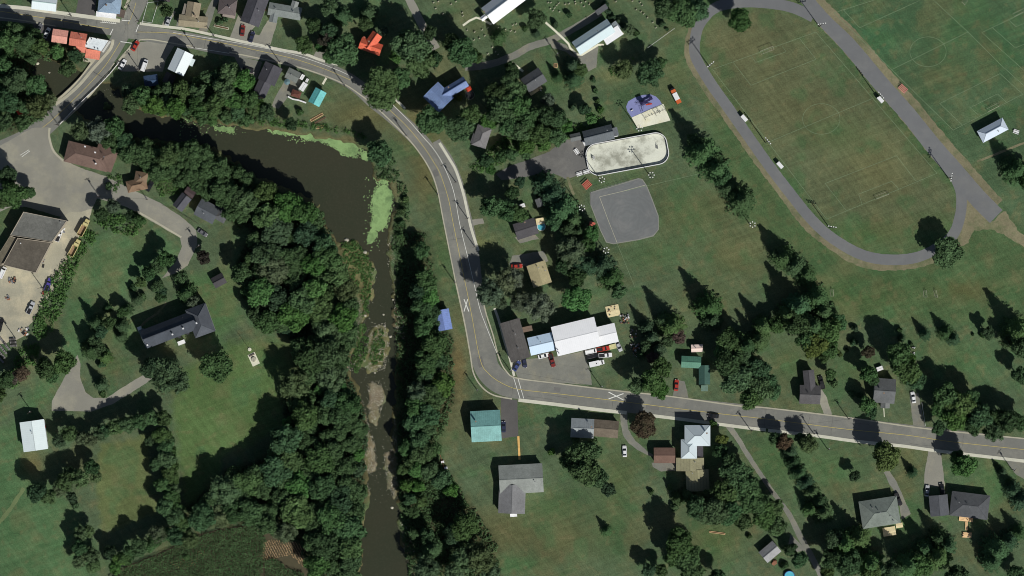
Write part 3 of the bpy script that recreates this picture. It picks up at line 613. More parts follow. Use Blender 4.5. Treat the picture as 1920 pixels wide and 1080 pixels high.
for (x, y, a_) in ((170, 150, -45), (118, 200, -45)):
    link('pier', MB().box(-4.2, -.5, -2.2, 4.2, .5, -.51), KERBM, br, (*lp(x, y), 0), math.radians(a_))
for a_, b_ in (((174, 134), (196, 147)), ((106, 188), (131, 207))):
    mark('expansion_joint', [a_, b_], .7, DARKM, 0.07, smooth=False)

# ------------------------------------------------------------------ buildings
win_f = MB().box(-.55, -.04, -.6, .55, .04, .6).mesh('window'); win_f.materials.append(WHITE)
win_p = MB().box(-.45, -.06, -.5, .45, .06, .5).mesh('pane'); win_p.materials.append(GLASS)
door_m = MB().box(-.5, -.05, 0, .5, .05, 2.05).mesh('door'); door_m.materials.append(REDM)
hand_m = MB().box(-.03, -.12, -.03, .03, .12, .03).mesh('handle'); hand_m.materials.append(METAL)
RC = {}
def RCOL(rgb, kind): 
    k = '%d_%d_%d_%s' % (*rgb, kind); wh = min(rgb) > 168
    return roof_mat(k, alb(*rgb, k=0.72 if wh else 0.85), kind, 0.06 if wh else 0.25)
def wing(root, cx, cy, L, Wd, ang, typ, e, pitch, col, kind, wall, openings=True, z0=0.0):
    """one roofed volume; L along the ridge, sizes in photo px"""
    L *= SC; Wd *= SC; hw = Wd / 2; hl = L / 2; rise = hw * math.tan(math.radians(pitch)) if typ in ('gable', 'hip') else 0
    k = 1 - (e + rise * 0.5) / ALT
    c = ((cx - 960) * SC * k, (540 - cy) * SC * k); o = root.location
    a = math.radians(ang); ra = root.rotation_euler[2]
    dx, dy = c[0] - o.x, c[1] - o.y; ca, sa = math.cos(-ra), math.sin(-ra)
    loc = (dx * ca - dy * sa, dx * sa + dy * ca, z0); lr = a - ra
    th = 0.16; mt = RCOL(col, kind)
    m = MB()
    if typ == 'gable':
        m.add([(-hl, -hw, e), (hl, -hw, e), (hl, hw, e), (-hl, hw, e), (-hl, 0, e + rise), (hl, 0, e + rise),
               (-hl, -hw, e - th), (hl, -hw, e - th), (hl, hw, e - th), (-hl, hw, e - th), (-hl, 0, e + rise - th), (hl, 0, e + rise - th)],
              [(0, 1, 5, 4), (2, 3, 4, 5), (1, 0, 6, 7), (3, 2, 8, 9), (0, 4, 10, 6), (4, 3, 9, 10), (5, 1, 7, 11), (2, 5, 11, 8), (7, 6, 10, 11), (9, 8, 11, 10)])
    elif typ == 'hip':
        r = max(hl - hw * 0.95, 0.05)
        m.add([(-hl, -hw, e), (hl, -hw, e), (hl, hw, e), (-hl, hw, e), (-r, 0, e + rise), (r, 0, e + rise), (-hl, -hw, e - th), (hl, -hw, e - th), (hl, hw, e - th), (-hl, hw, e - th)],
              [(0, 1, 5, 4), (2, 3, 4, 5), (1, 2, 5), (3, 0, 4), (1, 0, 6, 7), (2, 1, 7, 8), (3, 2, 8, 9), (0, 3, 9, 6), (6, 9, 8, 7)])
    else:
        t = math.tan(math.radians(pitch)) * Wd if typ == 'shed' else 0
        m.add([(-hl, -hw, e), (hl, -hw, e), (hl, hw, e + t), (-hl, hw, e + t), (-hl, -hw, e - th), (hl, -hw, e - th), (hl, hw, e + t - th), (-hl, hw, e + t - th)],
              [(0, 1, 2, 3), (7, 6, 5, 4), (1, 0, 4, 5), (2, 1, 5, 6), (3, 2, 6, 7), (0, 3, 7, 4)])
    rf = link('roof', m, mt, root, loc, lr)
    if typ in ('gable', 'hip') and kind != 'none':
        r = hl if typ == 'gable' else max(hl - hw * 0.95, 0.05)
        capm = surf('ridge_%d_%d_%d' % col, tuple(v * 0.8 for v in alb(*col, k=0.85)), 0.8, 0.08, local=True)
        link('ridge_cap', MB().box(-r, -.14, e + rise - .03, r, .14, e + rise + .05), capm, rf)
        if typ == 'hip':
            hm = MB()
            for sx in (-1, 1):
                for sy in (-1, 1): hm.tube((sx * r, 0, e + rise + .01), (sx * hl, sy * hw, e + .01), .07, n=4)
            link('hip_cap', hm, capm, rf)
    ov = 0.42; wl, ww = hl - ov, hw - ov
    if wall is not None:
        wm = MB(); g = e + (ww / hw) * 0 + 0
        top = e - th - .01 + (rise * (1 - ww / hw))
        if typ == 'gable':
            wm.add([(-wl, -ww, 0), (wl, -ww, 0), (wl, ww, 0), (-wl, ww, 0), (-wl, -ww, top), (wl, -ww, top), (wl, ww, top), (-wl, ww, top), (-wl, 0, e + rise - th - .02), (wl, 0, e + rise - th - .02)],
                   [(0, 1, 5, 4), (2, 3, 7, 6), (1, 2, 6, 9, 5), (3, 0, 4, 8, 7), (3, 2, 1, 0), (4, 5, 9, 8), (6, 7, 8, 9)])
        else: wm.box(-wl, -ww, 0, wl, ww, e - th - .01)
        wo_ = link('wall', wm, wall, root, loc, lr)
        if openings:
            nwin = max(1, int((L - 2) / 3.6)); done = False
            for sy in (-1, 1):
                for i in range(nwin):
                    x = -wl + (i + .5) * 2 * wl / nwin
                    if sy < 0 and i == nwin // 2 and not done:
                        done = True; dd = link('door', door_m, None, root, None, None); dd.matrix_parent_inverse = Matrix(); dd.location = (loc[0] + x * math.cos(lr) + ww * math.sin(lr), loc[1] + x * math.sin(lr) - ww * math.cos(lr), 0.05); dd.rotation_euler[2] = lr
                        link('handle', hand_m, None, dd, (.38, 0, 1.0)); continue
                    wy = sy * ww; f_ = link('window', win_f, None, root, (loc[0] + x * math.cos(lr) - wy * math.sin(lr), loc[1] + x * math.sin(lr) + wy * math.cos(lr), min(1.6, e - 1.1)), lr)
                    link('pane', win_p, None, f_)
    return rf
def local(root, x, y, h=0.0):
    px, py = P(x, y, h); o = root.location; ra = root.rotation_euler[2]; dx, dy = px - o.x, py - o.y
    return (dx * math.cos(-ra) - dy * math.sin(-ra), dx * math.sin(-ra) + dy * math.cos(-ra))
def chimney(root, x, y, z, s=0.5, mat=None, h=1.4, name='chimney'):
    link(name, MB().box(-s / 2, -s / 2, 0, s / 2, s / 2, h).box(-s / 2 - .06, -s / 2 - .06, h, s / 2 + .06, s / 2 + .06, h + .1), mat or BRICK, root, (*local(root, x, y, z), z))
def vent(root, x, y, z, mat=None):
    link('vent', MB().tube((0, 0, 0), (0, 0, .6), .16).tube((0, 0, .6), (0, 0, .7), .26, .1), mat or METAL, root, (*local(root, x, y, z), z))
LAND = []
# name, label, category, landmark phrase, wings, chimneys, vents, wall
G = 'gable'; H = 'hip'; F = 'flat'; SH = 'shed'
BL = [
 ('long_house', 'long pale turquoise metal roofed building at the top left street', 'building', 'turquoise roof at top left', [(83, 5, 46, 28, -7, G, 3.5, 22, (196, 220, 212), 'metal')], [], [], WALLM),
 ('corner_store', 'light blue roofed corner store with a white front canopy', 'store', 'light blue corner store', [(205, 6, 42, 36, -6, H, 5.5, 24, (138, 158, 176), 'shingle'), (199, 28, 38, 10, -7, F, 3.2, 0, (215, 216, 208), 'flat'), (227, 25, 14, 15, -14, F, 3, 0, (96, 84, 76), 'flat')], [(200, 10, 6)], [(210, 20, 5)], WALLM),
 ('shop', 'westernmost shop with a faded salmon metal gable roof', 'shop', 'salmon roofed shop', [(112, 68, 29, 25, -8, G, 5.5, 14, (230, 158, 140), 'metal')], [], [], BRICK),
 ('shop', 'middle shop of three with a rust red roof and orange lower slope', 'shop', 'rust red roofed shop', [(146, 74, 31, 26, -9, G, 5.8, 17, (206, 122, 100), 'metal'), (152, 93, 20, 10, -9, SH, 4, 5, (226, 136, 114), 'metal'), (174, 102, 27, 17, -9, SH, 4.2, 4, (228, 134, 110), 'metal')], [], [(152, 70, 7)], BRICK),
 ('shop', 'tall corner building with a stained white flat roof', 'shop', 'white flat roofed corner building', [], [], [], WALLM),
 ('barn', 'barn with white metal roof beside the corner parking area', 'barn', 'white barn by the parking area', [(338, 116, 44, 33, 65, G, 5, 26, (196, 204, 204), 'metal'), (358, 116, 14, 12, 65, F, 3.4, 0, (185, 196, 196), 'metal')], [], [], WALLM),
 ('shed', 'small shed covered with a navy tarp among the bank trees', 'shed', 'navy tarp shed', [(283, 151, 26, 21, 8, G, 2.6, 16, (58, 78, 104), 'flat')], [], [], WOOD),
 ('shed', 'dark shed behind the white barn', 'shed', 'dark shed behind the barn', [(317, 147, 20, 20, 65, G, 2.8, 18, (66, 66, 66), 'shingle')], [], [], WOOD),
 ('bungalow', 'tan roofed bungalow above the main street', 'house', 'tan roofed bungalow', [(362, 40, 54, 22, -5, G, 3, 14, (150, 140, 116), 'shingle'), (362, 18, 28, 26, 80, G, 3.1, 22, (146, 134, 112), 'shingle'), (346, 22, 30, 8, 75, SH, 2.6, 8, (120, 114, 104), 'shingle')], [(366, 30, 4.5)], [(372, 40, 4)], TAN),
 ('house', 'brown hip roofed house with garden clutter at its front', 'house', 'brown hip house by the street', [(426, 12, 34, 30, -8, H, 3.2, 26, (104, 94, 92), 'shingle'), (430, 27, 24, 12, -12, SH, 2.7, 6, (150, 138, 128), 'shingle')], [], [(430, 14, 5)], BRICK),
 ('duplex', 'long charcoal roofed duplex running back from the street', 'house', 'charcoal duplex', [(480, 10, 74, 37, 70, G, 4.2, 24, (80, 79, 84), 'shingle')], [], [(485, 20, 6)], WALLM),
 ('ranch_house', 'grey ranch house with an attached garage wing', 'house', 'grey ranch house by the street', [(534, 21, 62, 24, -10, G, 3, 20, (128, 134, 130), 'shingle'), (513, 33, 18, 15, 78, G, 2.9, 20, (124, 130, 128), 'shingle'), (552, 10, 16, 13, 72, G, 2.9, 20, (134, 138, 134), 'shingle')], [], [(517, 16, 4), (550, 22, 4)], WALLM),
 ('mobile_home', 'long black shingled mobile home in two stepped sections', 'mobile home', 'black roofed mobile home', [(506, 138, 36, 35, 65, G, 3, 24, (74, 73, 78), 'shingle'), (492, 164, 33, 25, 65, G, 2.9, 24, (82, 81, 86), 'shingle')], [], [(500, 130, 4)], TAN),
 ('cottage', 'little grey cottage with a blue tarp leaning on it', 'cottage', 'little grey cottage', [(549, 141, 25, 21, -26, G, 2.8, 20, (118, 122, 116), 'shingle')], [], [(546, 140, 3.4)], WALLM),
 ('shed', 'turquoise metal gable shed on the riverside lawn', 'shed', 'turquoise shed', [(595, 182, 30, 23, 62, G, 3, 24, (104, 184, 180), 'metal')], [], [], WALLM),
 ('shed', 'small brown hip roofed hut behind the white picket wall', 'shed', 'brown hut', [(555, 176, 18, 13, -20, H, 2.3, 20, (104, 66, 56), 'shingle')], [], [], WOOD),
 ('farmhouse', 'cross gabled farmhouse with bright orange metal roof', 'house', 'orange roofed house', [(698, 77, 34, 21, 55, G, 5, 33, (224, 108, 80), 'metal'), (695, 87, 42, 22, -20, G, 4.6, 33, (224, 108, 80), 'metal'), (682, 74, 10, 6, 55, SH, 4, 20, (196, 100, 74), 'metal')], [(692, 78, 8)], [], WALLM),
 ('house', 'large steel blue metal roofed house with crossing gables', 'house', 'large blue roofed house', [(849, 167, 58, 21, 31, G, 4.6, 33, (112, 132, 172), 'metal'), (822, 182, 42, 40, -45, G, 4.7, 26, (116, 136, 174), 'metal'), (816, 193, 18, 13, 31, G, 4.6, 33, (124, 144, 182), 'metal')], [(841, 164, 8)], [], WALLM),
 ('house', 'grey hip roofed house among the trees above the lane', 'house', 'grey hip house above the lane', [(903, 256, 40, 28, 72, H, 3.4, 28, (124, 122, 122), 'shingle'), (912, 241, 20, 16, -35, G, 2.8, 22, (72, 70, 72), 'shingle'), (896, 262, 24, 20, -18, H, 3, 26, (126, 124, 124), 'shingle')], [], [], WALLM),
 ('church', 'white metal roofed church at the top with a porch', 'church', 'white roofed church', [(944, 7, 76, 38, 37, G, 6, 34, (218, 222, 220), 'metal'), (907, 33, 12, 9, 37, G, 3.6, 28, (222, 224, 220), 'metal')], [(908, 22, 8)], [], WALLM),
 ('hall', 'long parish hall with slate blue and white roof slopes', 'hall', 'long hall', [(1113, 69, 79, 29, 33.5, G, 4.2, 31, (172, 186, 188), 'metal'), (1148, 66, 37, 20, 33.5, SH, 3.2, 3, (206, 224, 220), 'metal'), (1155, 48, 16, 10, -52, F, 3.1, 0, (128, 136, 138), 'flat')], [], [(1120, 58, 6)], WALLM),
 ('shed', 'small dark roofed shed at the top of the hall driveway', 'shed', 'dark shed above the hall', [(1128, 18, 24, 10, 35, SH, 2.6, 10, (82, 84, 86), 'shingle')], [], [], WOOD),
 ('house', 'small black and grey roofed house below the lane', 'house', 'small black roofed house', [(1001, 150, 40, 31, 33, G, 3.2, 28, (88, 90, 92), 'shingle')], [], [(1004, 150, 5)], WALLM),
 ('rink_clubhouse', 'grey metal roofed clubhouse against the ice rink', 'clubhouse', 'rink clubhouse', [(1122, 253, 56, 28, 14, G, 3.4, 30, (92, 98, 102), 'metal'), (1079, 257, 20, 14, 13, G, 3, 24, (96, 100, 98), 'metal'), (1150, 248, 18, 16, 14, F, 3.0, 0, (104, 108, 112), 'flat')], [], [(1138, 244, 5)], DARKM),
 ('pavilion', 'white hip roofed pavilion beside the right hand pitch', 'pavilion', 'white pavilion', [(1862, 244, 54, 25, 28, H, 3, 30, (176, 186, 196), 'metal')], [], [(1872, 246, 4)], WALLM),
 ('restaurant', 'broad brown hip roofed restaurant beside the paved junction', 'restaurant', 'broad brown roofed restaurant', [(164, 293, 84, 40, -14, H, 3.6, 20, (114, 94, 84), 'shingle'), (196, 296, 44, 40, 70, H, 3.5, 20, (112, 92, 82), 'shingle')], [(160, 275, 6), (179, 286, 6), (180, 307, 5)], [(195, 294, 6)], BRICK),
 ('house', 'small brown hip roofed house below the restaurant', 'house', 'small brown hip house', [(264, 334, 24, 24, -10, H, 3, 28, (128, 108, 88), 'shingle'), (256, 347, 38, 22, 12, H, 3, 28, (132, 108, 86), 'shingle')], [], [(263, 332, 4)], WALLM),
 ('cottage', 'dark cottage with black and grey slopes above the bend', 'cottage', 'dark cottage above the bend', [(341, 379, 30, 22, 52, G, 2.9, 28, (86, 86, 92), 'shingle'), (356, 361, 20, 15, -32, G, 2.6, 18, (78, 66, 66), 'shingle')], [], [], TAN),
 ('house', 'grey split roofed house with a skylight strip above the bend', 'house', 'grey house above the bend', [(388, 396, 40, 34, -28, G, 3.2, 26, (90, 94, 98), 'shingle'), (415, 402, 26, 24, 60, H, 2.9, 24, (92, 94, 96), 'shingle')], [], [(382, 400, 5)], TAN),
 ('works_garage', 'large flat roofed works garage in the gravel yard', 'garage', 'flat roofed works garage', [], [], [], TAN),
 ('shed', 'lone dark gabled shed on the lawn above the mansion', 'shed', 'lone dark shed', [(410, 526, 24, 21, 28, G, 2.5, 26, (72, 70, 72), 'shingle')], [], [], WOOD),
 ('mansion', 'long slate roofed mansion with dormers and a cross wing', 'mansion', 'slate roofed mansion', [(318, 618, 104, 36, 21, G, 6, 36, (72, 77, 84), 'shingle'), (375, 601, 56, 40, -70, H, 6, 32, (84, 88, 94), 'shingle'), (272, 634, 36, 12, -66, SH, 4.5, 6, (110, 118, 118), 'shingle')], [(277, 647, 6.5), (324, 627, 8.5), (344, 616, 8.5), (369, 606, 9)], [], WALLM),
 ('barn', 'white metal roofed barn in the meadow at left', 'barn', 'white barn in the meadow', [(63, 817, 56, 46, 98, G, 4.5, 12, (196, 206, 204), 'metal')], [], [(60, 812, 6)], WALLM),
 ('shed', 'periwinkle blue metal shed between the river trees and road', 'shed', 'blue riverside shed', [(831, 600, 39, 28, -79, G, 3, 20, (122, 142, 196), 'metal')], [], [], WALLM),
 ('repair_shop', 'dark brown roofed shop building at the road bend', 'shop', 'brown roofed shop at the bend', [(966, 638, 76, 38, -74, G, 5, 10, (90, 87, 84), 'shingle'), (988, 617, 20, 10, 12, SH, 2.8, 6, (110, 92, 78), 'wide')], [], [(966, 626, 6.5), (971, 652, 6)], WALLM),
 ('annex', 'pale blue and white roofed annex beside the big warehouse', 'annex', 'pale blue annex', [(1015, 645, 47, 34, 13, G, 4.6, 14, (172, 190, 206), 'metal')], [], [(1013, 641, 6)], WALLM),
 ('warehouse', 'big white metal roofed warehouse behind the forecourt', 'warehouse', 'big white warehouse', [(1080, 631, 83, 56, 13.5, G, 6.2, 6, (232, 240, 236), 'metal')], [], [(1046, 656, 6.6), (1048, 662, 6.5)], WALLM),
 ('garage', 'smaller white roofed garage at the warehouse right end', 'garage', 'white garage by the warehouse', [(1139, 627, 35, 36, 13.5, G, 4.8, 6, (232, 240, 236), 'metal'), (1149, 650, 13, 9, 13, F, 2.4, 0, (196, 190, 140), 'flat')], [], [], WALLM),
 ('house', 'dark green metal roofed house in an L shape', 'house', 'green roofed house', [(1296, 679, 37, 22, -3, G, 3, 22, (86, 132, 110), 'metal'), (1321, 703, 36, 21, 90, G, 3.1, 24, (66, 96, 86), 'metal'), (1321, 728, 13, 11, 0, F, 2.6, 0, (104, 128, 114), 'flat')], [], [], WALLM),
 ('shed', 'pale pink roofed garden shed behind the green house', 'shed', 'pink garden shed', [(1307, 653, 22, 14, 2, G, 2.4, 12, (216, 186, 174), 'wide')], [], [(1304, 652, 3)], WALLM),
 ('house', 'dark grey L shaped house with a driveway alongside', 'house', 'dark L shaped house', [(1518, 715, 42, 21, -84, G, 3.4, 26, (84, 82, 84), 'shingle'), (1519, 740, 39, 35, -2, G, 3.4, 24, (90, 88, 88), 'shingle')], [], [(1520, 742, 6)], WALLM),
 ('house', 'square grey gabled house with a small front porch', 'house', 'grey house with porch', [(1659, 733, 40, 46, -4, G, 3.6, 24, (102, 104, 104), 'shingle'), (1660, 758, 15, 17, 88, G, 2.9, 26, (122, 124, 122), 'shingle')], [(1657, 737, 7.5)], [], WALLM),
 ('garage', 'teal metal roofed garage beside the dark driveway', 'garage', 'teal roofed garage', [(911, 799, 56, 58, 3, G, 4.2, 17, (122, 170, 164), 'metal')], [(892, 790, 6)], [], WALLM),
 ('bungalow', 'bungalow with dark and pale grey roof slopes and front wing', 'house', 'two tone grey bungalow', [(977, 898, 82, 54, 3, G, 3.4, 16, (138, 142, 136), 'shingle'), (960, 936, 54, 50, 88, G, 3.3, 16, (124, 124, 124), 'shingle'), (963, 966, 13, 6, 5, F, 2.5, 0, (220, 220, 216), 'flat')], [], [(1003, 903, 5.5)], WALLM),
 ('house', 'grey and white house with a mottled tan rear section', 'house', 'grey and white roadside house', [(1092, 803, 43, 36, -3, G, 3.4, 24, (150, 156, 156), 'metal'), (1136, 804, 47, 32, -5, G, 3, 18, (112, 102, 88), 'flat')], [(1109, 800, 6)], [], WALLM),
 ('house', 'white hip roofed two block house close to the road', 'house', 'white hip house', [(1308, 817, 48, 39, 0, H, 5.4, 27, (176, 186, 188), 'shingle'), (1292, 842, 36, 30, 90, H, 5, 27, (176, 186, 188), 'shingle'), (1313, 847, 22, 11, 90, F, 3, 0, (76, 74, 78), 'flat')], [(1325, 812, 7.5)], [], WALLM),
 ('garage', 'brown gabled garage left of the white house', 'garage', 'brown garage', [(1246, 854, 40, 29, 0, G, 3, 16, (116, 92, 80), 'shingle')], [], [], TAN),
 ('barn', 'long tan ribbed roof barn behind the white house', 'barn', 'tan ribbed barn', [(1294, 871, 25, 52, 90, G, 3.3, 8, (142, 138, 108), 'wide'), (1308, 901, 40, 43, 93, G, 3.2, 8, (142, 138, 106), 'wide')], [], [(1303, 866, 4), (1298, 887, 4)], TAN),
 ('shed', 'dark and white roofed shed beside the gravel lane', 'shed', 'lane side shed', [(1444, 1035, 34, 26, 40, G, 2.7, 26, (152, 152, 152), 'shingle')], [], [], WOOD),
 ('bungalow', 'sage grey hip roofed bungalow with a yellow deck', 'house', 'sage grey hip bungalow', [(1650, 961, 72, 52, 9, H, 3.2, 22, (120, 128, 120), 'shingle')], [], [(1636, 952, 4.5), (1669, 967, 4.5), (1675, 976, 4), (1650, 961, 6)], WALLM),
 ('garage', 'charcoal gabled garage between driveway and hip bungalow', 'garage', 'charcoal garage', [(1761, 948, 39, 35, -85, G, 2.9, 16, (88, 90, 94), 'shingle')], [], [], WALLM),
 ('bungalow', 'dark grey hip roofed bungalow with a tan stepped deck', 'house', 'dark grey hip bungalow', [(1819, 948, 72, 46, -7, H, 3.2, 20, (84, 86, 88), 'shingle')], [], [(1818, 950, 6), (1798, 942, 5)], WALLM),
 ('house', 'tan roofed house enclosed by trees right of the road', 'house', 'tan roofed house in the trees', [(1011, 514, 43, 36, -72, G, 4.2, 14, (166, 156, 120), 'shingle')], [], [(1009, 502, 6), (1022, 507, 5.5)], WALLM),
 ('house', 'plain dark grey roofed house beside a round pool', 'house', 'dark grey house by the pool', [(986, 429, 42, 31, 18, G, 3.2, 12, (82, 80, 82), 'shingle')], [(984, 417, 4.5)], [], TAN),
 ('shed', 'dark green shed roof seen just below the conifer', 'shed', 'shed under the conifer', [(1011, 380, 16, 12, -70, G, 2.4, 18, (96, 98, 98), 'shingle')], [], [], WOOD),
 ('shed', 'bright red roofed playhouse in the trees at left', 'shed', 'red playhouse', [(35, 209, 13, 8, -60, G, 2.4, 30, (216, 66, 44), 'metal')], [], [], WOOD),
 ('house', 'house with a dark hip roof at the top edge', 'house', 'dark roof at the top edge', [(300, -14, 40, 30, -8, H, 3.2, 22, (80, 72, 76), 'shingle')], [], [], WALLM),
]
ROOT = {}
for nm, lab, cat, lm, wings, chs, vts, wall in BL:
    if wings: x, y = wings[0][:2]
    elif nm == 'shop': x, y = 180, 82
    else: x, y = 66, 450
    r = thing(nm, lab, cat, x, y, wings[0][4] if wings else 0); ROOT[lm] = r
    LAND.append((lm, x, y, max(wings[0][2], wings[0][3]) / 2 if wings else 40))
    for i, w_ in enumerate(wings):
        small = w_[2] < 20 or w_[3] < 14
        e = w_[6] * 1.22 - 0.013 * i
        wing(r, w_[0], w_[1], w_[2], w_[3], w_[4], w_[5], e, w_[7] * (1.35 if w_[7] < 20 else 1.18), w_[8], w_[9], wall, openings=(i == 0 and w_[2] > 24))
    for c_ in chs: chimney(r, c_[0], c_[1], c_[2] * 1.25, mat=WHITE if nm in ('mansion', 'restaurant') else None)
    for v_ in vts: vent(r, v_[0], v_[1], v_[2] * 1.25)
def flat_block(root, poly, h, col, wallm, rim=True):
    c = [local(root, *p, h) for p in poly]; cx = sum(p[0] for p in c) / len(c); cy = sum(p[1] for p in c) / len(c)
    c = c[::-1] if sum(c[i - 1][0] * c[i][1] - c[i][0] * c[i - 1][1] for i in range(len(c))) < 0 else c
    ins = [(cx + (x - cx) * .985, cy + (y - cy) * .985) for x, y in c]; inr = [(cx + (x - cx) * .965, cy + (y - cy) * .965) for x, y in c]
    link('wall', MB().prism(ins, 0, h - .15), wallm, root); link('roof', MB().prism(inr, h - .149, h), RCOL(col, 'flat'), root)
    if rim:
        n_ = len(c); m = MB(); vs = [(x, y, z) for z in (h - .14, h + .18) for Lp in (c, inr) for x, y in Lp]; fs = []
        for i in range(n_):
            j = (i + 1) % n_; fs += [(i, j, 2 * n_ + j, 2 * n_ + i), (n_ + j, n_ + i, 3 * n_ + i, 3 * n_ + j), (2 * n_ + i, 2 * n_ + j, 3 * n_ + j, 3 * n_ + i), (i, n_ + i, n_ + j, j)]
        link('parapet', m.add(vs, fs), TAN, root)
r = ROOT['white flat roofed corner building']; flat_block(r, [(168, 69), (205, 76), (191, 97), (157, 88)], 6.5, (196, 202, 202), WALLM)
for p in ((172, 73), (181, 72), (163, 83), (178, 90), (184, 92)): vent(r, *p, 6.5, DARKM)
r = ROOT['flat roofed works garage']
flat_block(r, [(44, 397), (126, 414), (98, 453.5), (19, 441)], 6.5, (106, 106, 100), TAN); flat_block(r, [(33, 446), (97, 454.5), (67, 512), (5, 497)], 5.2, (92, 86, 76), TAN); flat_block(r, [(19, 442), (31, 446), (2, 498), (-12, 492)], 4.2, (104, 98, 82), TAN)
vent(r, 39, 456, 5.2, WHITE); vent(r, 113, 416, 6.5)
# mansion dormers, porch, skylights
r = ROOT['slate roofed mansion']
for x, y in ((291, 623), (309, 615), (327, 608), (344, 600)):
    m = MB().add([(-.9, -.8, -.2), (.9, -.8, -.2), (.9, .9, -.2), (-.9, .9, -.2), (-.9, -.8, .9), (.9, -.8, .9), (.9, .9, .9), (-.9, .9, .9), (0, -.8, 1.6), (0, 1.1, 1.6)],
                 [(0, 1, 5, 8, 4), (2, 3, 7, 9, 6), (1, 2, 6, 5), (3, 0, 4, 7), (4, 8, 9, 7), (8, 5, 6, 9)])
    link('dormer', m, RCOL((110, 112, 116), 'shingle'), r, (*local(r, x, y, 7), 7.0), 0)
for x, y in ((336, 631), (352, 624)): link('skylight', MB().tube((0, 0, 0), (0, 0, .2), .75, n=12), DARKM, r, (*local(r, x, y, 7), 7.05))
link('porch', MB().box(-1.5, -.8, 0, 1.5, .8, 2.6), WHITE, r, (*local(r, 341, 642), 0)); link('conservatory', MB().box(-.9, -1.2, 0, .9, 1.2, 3.2, t=.2), WHITE, r, (*local(r, 263, 617), 0))
r = ROOT['long hall']; link('blue_slope_cap', MB().box(-8.4, -.12, 0, 8.4, .12, .1), DARKM, r, (*local(r, 1114, 69, 7), 7.02))
# decks built of boards, attached to nothing: one thing each
def deck(x, y, L, Wd, ang, label, z=0.5, mat=DECK, nb=None, rail=False):
    r = thing('deck', label, 'deck', x, y, ang); L *= SC; Wd *= SC; n_ = nb or max(6, int(L / 0.35)); bw = L / n_
    bm_ = MB().box(-bw / 2 + .02, -Wd / 2, -.05, bw / 2 - .02, Wd / 2, 0).mesh('board'); bm_.materials.append(mat)
    for i in range(n_): link('board', bm_, None, r, (-L / 2 + (i + .5) * bw, 0, z + 0.004 * (i % 3)))
    fr = MB()
    for sx in (-1, 1):
        for sy in (-1, 1): fr.box(sx * (L / 2 - .2) - .07, sy * (Wd / 2 - .2) - .07, 0, sx * (L / 2 - .2) + .07, sy * (Wd / 2 - .2) + .07, z - .06)
    fr.box(-L / 2, -Wd / 2 + .1, z - .2, L / 2, -Wd / 2 + .2, z - .06).box(-L / 2, Wd / 2 - .2, z - .2, L / 2, Wd / 2 - .1, z - .06)
    link('frame', fr, WOOD, r)
    if rail:
        rl = MB().box(-L / 2, -Wd / 2, z + .85, L / 2, -Wd / 2 + .08, z + .93)
        for i in range(int(L / 1.2) + 1): rl.box(-L / 2 + i * 1.2, -Wd / 2, z, -L / 2 + i * 1.2 + .08, -Wd / 2 + .08, z + .85)
        link('railing', rl, mat, r)
    return r
deck(1149, 583, 25, 21, 12, 'square pale wooden platform beside the junk pile', 0.3)
deck(1667, 996, 24, 16, 9, 'yellow wooden deck below the sage grey bungalow', 0.7, rail=True); deck(1686, 985, 13, 9, 9, 'small yellow step deck right of the bungalow deck', 0.5)
PATIO = flat('tan_pavers', alb(206, 172, 128), var=0.15)
deck(1811, 973, 26, 9, -6, 'tan deck against the dark grey hip bungalow', 0.6, PATIO); deck(1812, 986, 5, 16, 0, 'narrow tan walkway joining the two decks', 0.45, PATIO); deck(1813, 1003, 17, 10, -4, 'tan lower seating deck at the end of the walkway', 0.4, PATIO)
deck(1004, 169, 26, 9, 33, 'cluttered pale terrace behind the small black roofed house', 0.3)
deck(483, 187, 20, 14, -15, 'littered pale deck behind the black mobile home', 0.4)
deck(973, 840, 4, 44, 3, 'long orange plank boardwalk from garage to bungalow', 0.15, flat('orange_planks', alb(204, 162, 96), var=0.15), nb=3)
deck(430, 25, 20, 8, -20, 'front deck with pale clutter at the brown hip house', 0.5)
# ------------------------------------------------------------------ trees
def quads_from(cent, nrm, size, rg, bend=0.25):
    n_ = len(cent); t = rg.normal(size=(n_, 3)); u = np.cross(nrm, t); u /= np.linalg.norm(u, axis=1, keepdims=True) + 1e-9; v = np.cross(nrm, u)
    s1 = size[:, None] * rg.uniform(.7, 1.3, (n_, 1)); s2 = size[:, None] * rg.uniform(.5, 1.0, (n_, 1))
    dr = nrm * size[:, None] * bend
    pts = np.stack([cent - u * s1 - dr, cent - v * s2, cent + u * s1 - dr, cent + v * s2], 1)
    return pts.reshape(-1, 3), np.arange(n_ * 4).reshape(n_, 4)
def ico_core(c, r, rg):
    vs = []; fs = []; nl, nr_ = 7, 5
    for i in range(nr_ + 1):
        th = math.pi * i / nr_
        for j in range(nl):
            p = 2 * math.pi * j / nl; k = r * rg.uniform(.85, 1.1); vs.append((c[0] + k * math.sin(th) * math.cos(p), c[1] + k * math.sin(th) * math.sin(p), c[2] + k * math.cos(th)))
    for i in range(nr_):
        for j in range(nl): fs.append((i * nl + j, (i + 1) * nl + j, (i + 1) * nl + (j + 1) % nl, i * nl + (j + 1) % nl))
    return vs, fs
